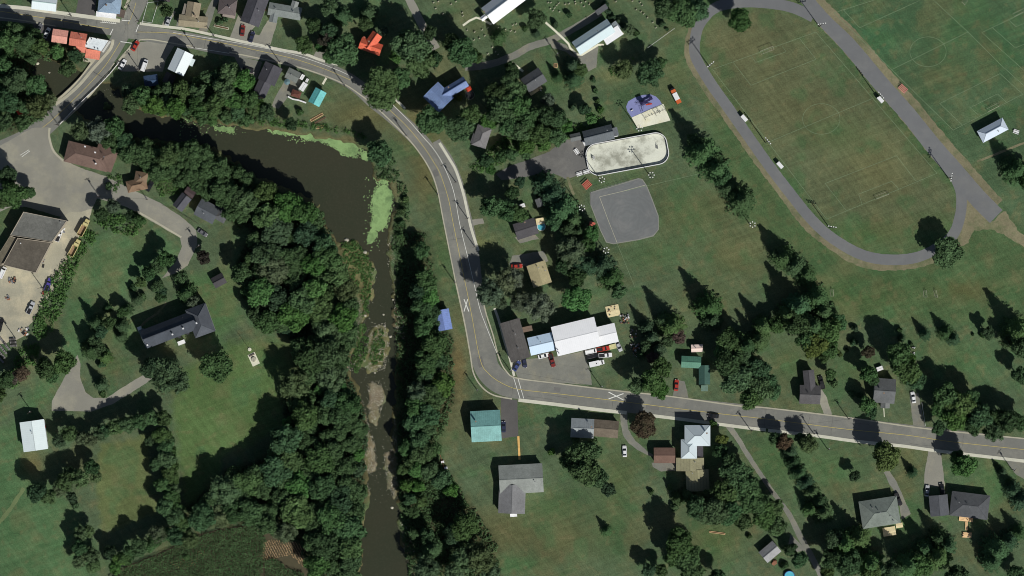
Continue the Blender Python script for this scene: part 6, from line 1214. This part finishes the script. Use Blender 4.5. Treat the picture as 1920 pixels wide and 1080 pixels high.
fence([(266, 45), (277, 5), (297, 3), (285, 43), (266, 40)], 'low white fence around a garden plot by the corner', .8, WHITE, 2.5); fence([(305, 385), (325, 392), (350, 407), (372, 420)], 'garden fence before the dark cottage', 1.1, WOOD, 3); fence([(1728, 755), (1735, 799)], 'thin pale fence along the white car driveway', 1.0, WHITE, 3)
fence([(820, 840), (827, 858), (833, 878)], 'short orange fence at the edge of the east bank scrub', 1.0, ORB, 2.5)
def bed(x, y, L_, W_, ang, mat, label, h=.35):
    r = thing('garden_bed', label, 'garden bed', x, y, ang, 'garden beds'); m = MB().box(-L_ / 2, -W_ / 2, 0, L_ / 2, -W_ / 2 + .12, h).box(-L_ / 2, W_ / 2 - .12, 0, L_ / 2, W_ / 2, h).box(-L_ / 2, -W_ / 2, 0, -L_ / 2 + .12, W_ / 2, h - .005).box(L_ / 2 - .12, -W_ / 2, 0, L_ / 2, W_ / 2, h - .005); link('border', m, mat, r); link('soil', MB().box(-L_ / 2 + .13, -W_ / 2 + .13, 0, L_ / 2 - .13, W_ / 2 - .13, h - .1), surf('soil', alb(86, 70, 50)), r)
bed(594, 220, 5.8, 1.0, 30, PATIO, 'pale sandy garden bed on the riverside lawn'); bed(600, 226, 5.6, .8, 30, WOOD, 'green trimmed garden bed beside the sandy one'); bed(600, 238, 3.2, 1.2, 10, PATIO, 'short tan garden bed nearest the river'); bed(415, 51, 6.2, .9, -12, CONC, 'stone edged flower bed before the brown hip house'); bed(1345, 999, 6.5, .7, -8, PATIO, 'narrow pale bed at the edge of the trees right of the lower lawn'); bed(1042, 123, 1.6, 1.6, 0, PATIO, 'round fire pit patch on the lawn right of the small black roofed house')
bed(228, 24, .9, .9, 0, WOOD, 'planter by the corner store')
# junk, woodpiles, small things: every pile is built of separate bits
def pile(x, y, rx, ry, n_, label, cols, seed, s0=.4, s1=1.1, cat='junk pile', ang=0):
    rg = random.Random(seed); r = thing(cat.replace(' ', '_'), label, cat, x, y, ang)
    ms = [flat('junk_%s' % c, v) for c, v in cols]
    for i in range(n_):
        a_ = rg.uniform(s0, s1); b_ = rg.uniform(s0, s1) * .6; h = rg.uniform(.2, .9)
        link('item', MB().box(-a_ / 2, -b_ / 2, 0, a_ / 2, b_ / 2, h, t=rg.uniform(0, .3)), ms[i % len(ms)], r, (rg.uniform(-rx, rx) * SC, rg.uniform(-ry, ry) * SC, .02 + .006 * i), rg.uniform(0, 3.1))
JC = [('white', (.7, .7, .68)), ('grey', (.2, .2, .21)), ('rust', (.3, .14, .08)), ('black', (.03, .03, .03)), ('tan', (.45, .38, .26))]
pile(1172, 598, 8, 8, 34, 'heap of white and grey scrap right of the wooden platform', JC, 1); pile(1190, 650, 9, 6, 24, 'scattered tan and rusty lumber below the scrap heap', JC, 2); pile(1196, 664, 9, 7, 28, 'pale lumber pile beside the spruces near the road', JC, 3); pile(1188, 626, 6, 8, 14, 'grey scrap half hidden under the spruces', JC, 4)
pile(1708, 657, 7, 6, 16, 'brown and white rubble pile beside the large green tree', JC, 5); pile(24, 525, 6, 5, 14, 'dark loader parts in the yard below the garage', JC[1:4], 6, .5, 1.6); pile(15, 558, 4, 4, 8, 'black machine on the pale sand in the yard', JC[1:4], 7, .5, 1.5); pile(85, 549, 5, 3, 10, 'red and pale clutter by the yard hedge', [('red', (.4, .05, .04)), ('tan', (.45, .38, .26))], 8); pile(81, 493, 4, 6, 8, 'folded dark metal frames beside the works garage', JC[1:4], 9, .6, 1.6)
pile(45, 622, 9, 7, 14, 'rusty and white scrap at the yard edge', JC, 10, .5, 1.8); pile(1452, 1054, 5, 4, 6, 'brown stacked boards below the lane side shed', [('rust', (.3, .14, .08))], 11, .8, 2.0); pile(1812, 1003, 7, 5, 12, 'dark patio chairs on the lower seating deck', JC[3:], 12, .4, .7, 'patio chairs'); pile(1808, 973, 10, 3, 10, 'dark planters on the upper tan deck', JC[2:4], 13, .3, .6, 'planters')
pile(118, 428, 3, 9, 12, 'white bins and ladders along the works garage wall', JC[:2], 14, .5, 1.2); pile(1005, 167, 9, 3, 12, 'garden furniture on the cluttered terrace', JC, 15, .4, .8, 'garden furniture'); pile(432, 22, 9, 5, 16, 'pale clutter behind the brown hip house', JC, 16); pile(483, 187, 8, 5, 18, 'white boards heaped on the littered deck', JC[:1] + JC[4:], 17, .6, 1.4, 'board heap')
pile(1148, 583, 9, 8, 12, 'small items spread over the wooden platform', JC[2:4], 19, .3, .6, 'small clutter')
for i, (x, y) in enumerate([(830, 866), (836, 877)]):
    r = thing('beehive_box', ['upper white box beside the orange fence', 'lower white box beside the orange fence'][i], 'box', x, y, 10); link('case', MB().box(-.6, -.4, 0, .6, .4, .8), WHITE, r); link('lid', MB().box(-.65, -.45, .8, .65, .45, .88), WHITE, r)
# stacked slabs at the left edge
for i, (x, y, L_, a_) in enumerate([(6, 640, 4.2, -50), (12, 648, 4.6, -50), (6, 655, 4.8, -50), (3, 664, 4.6, -50), (1, 673, 4.2, -50), (24, 636, 2.6, 3), (25, 642, 2.8, 3), (26, 648, 2.8, 3)]):
    r = thing('stacked_pipe_row', ['uppermost', 'second', 'third', 'fourth', 'lowest'][i] + ' slanted grey row of stacked concrete pieces' if i < 5 else ['upper', 'middle', 'lower'][i - 5] + ' level grey row of stacked concrete pieces', 'stack', x, y, a_, 'stacked concrete rows at the left edge')
    for k in range(5): link('piece', MB().box(-.4, -.45, 0, .4, .45, .9, t=.1), flat('grey_blocks', (.2, .19, .18)), r, (-L_ / 2 + .45 + k * (L_ - .9) / 4, 0, 0))
# gravestones
GS = [(813, 5), (817, 16), (822, 3), (831, 26), (846, 8), (855, 3), (867, 24), (868, 30), (876, 57), (904, 56), (909, 67), (890, 60), (915, 52), (934, 52), (948, 55), (958, 58), (962, 47), (968, 45), (899, 72), (923, 89), (929, 97), (934, 102), (915, 101), (889, 75),
      (975, 5), (1033, 5), (1040, 15), (1044, 10), (1049, 22), (1060, 8), (1066, 27), (1067, 7), (1079, 7), (1095, 12), (1098, 3), (1105, 8), (1028, 5), (1037, 20), (1032, 16), (1048, 6), (1078, 3), (1090, 5), (1200, 5), (1204, 10), (1193, 18), (1202, 22), (1207, 26), (1214, 33), (1224, 42), (1230, 52), (1186, 2), (1155, 3), (966, 60)]
lb = autolabels([('small pale gravestone', x, y) for x, y in GS], 0); pr = None
for i, (x, y) in enumerate(GS):
    if pr is None:
        pr = thing('gravestone', lb[i], 'gravestone', x, y, 35, 'gravestones in the cemetery'); link('headstone', MB().box(-.3, -.1, .1, .3, .1, .85, t=.08), KERBM, pr); link('base', MB().box(-.36, -.18, 0, .36, .18, .1), KERBM, pr)
    else: copy_thing(pr, x, y, 35 + (i * 13) % 12, lb[i])
# small posts and rink furniture
for i, (x, y, L_, a_) in enumerate([(1151, 256, 3.4, 13), (1095, 269, 2.0, -65)]):
    r = thing('rink_bench_box', ['white player bench roof at the right of the rink clubhouse', 'white gate box at the left end of the rink'][i], 'player bench', x, y, a_); link('roof', MB().box(-L_ / 2, -.35, 2, L_ / 2, .35, 2.1), WHITE, r); link('back', MB().box(-L_ / 2, .28, 0, L_ / 2, .34, 1.98), WHITE, r)
for i, (x, y) in enumerate([(1111, 296), (1233, 275)]):
    r = thing('hockey_goal', ['hockey net at the left end of the rink', 'hockey net at the right end of the rink'][i], 'hockey goal', x, y, 100 if i == 0 else -80, 'hockey nets'); link('posts', MB().tube((-.9, 0, .03), (-.9, 0, 1.2), .04).tube((.9, 0, .03), (.9, 0, 1.2), .04).tube((-.9, 0, 1.2), (.9, 0, 1.2), .04).tube((-.9, 0, .06), (-.5, -.9, .06), .03).tube((.9, 0, .06), (.5, -.9, .06), .03).tube((-.5, -.9, .06), (.5, -.9, .06), .03), METAL, r); link('net', MB().add([(-.9, 0, 1.2), (.9, 0, 1.2), (.5, -.9, .06), (-.5, -.9, .06)], [(0, 1, 2, 3)]), flat('grey_net', (.4, .4, .38)), r)
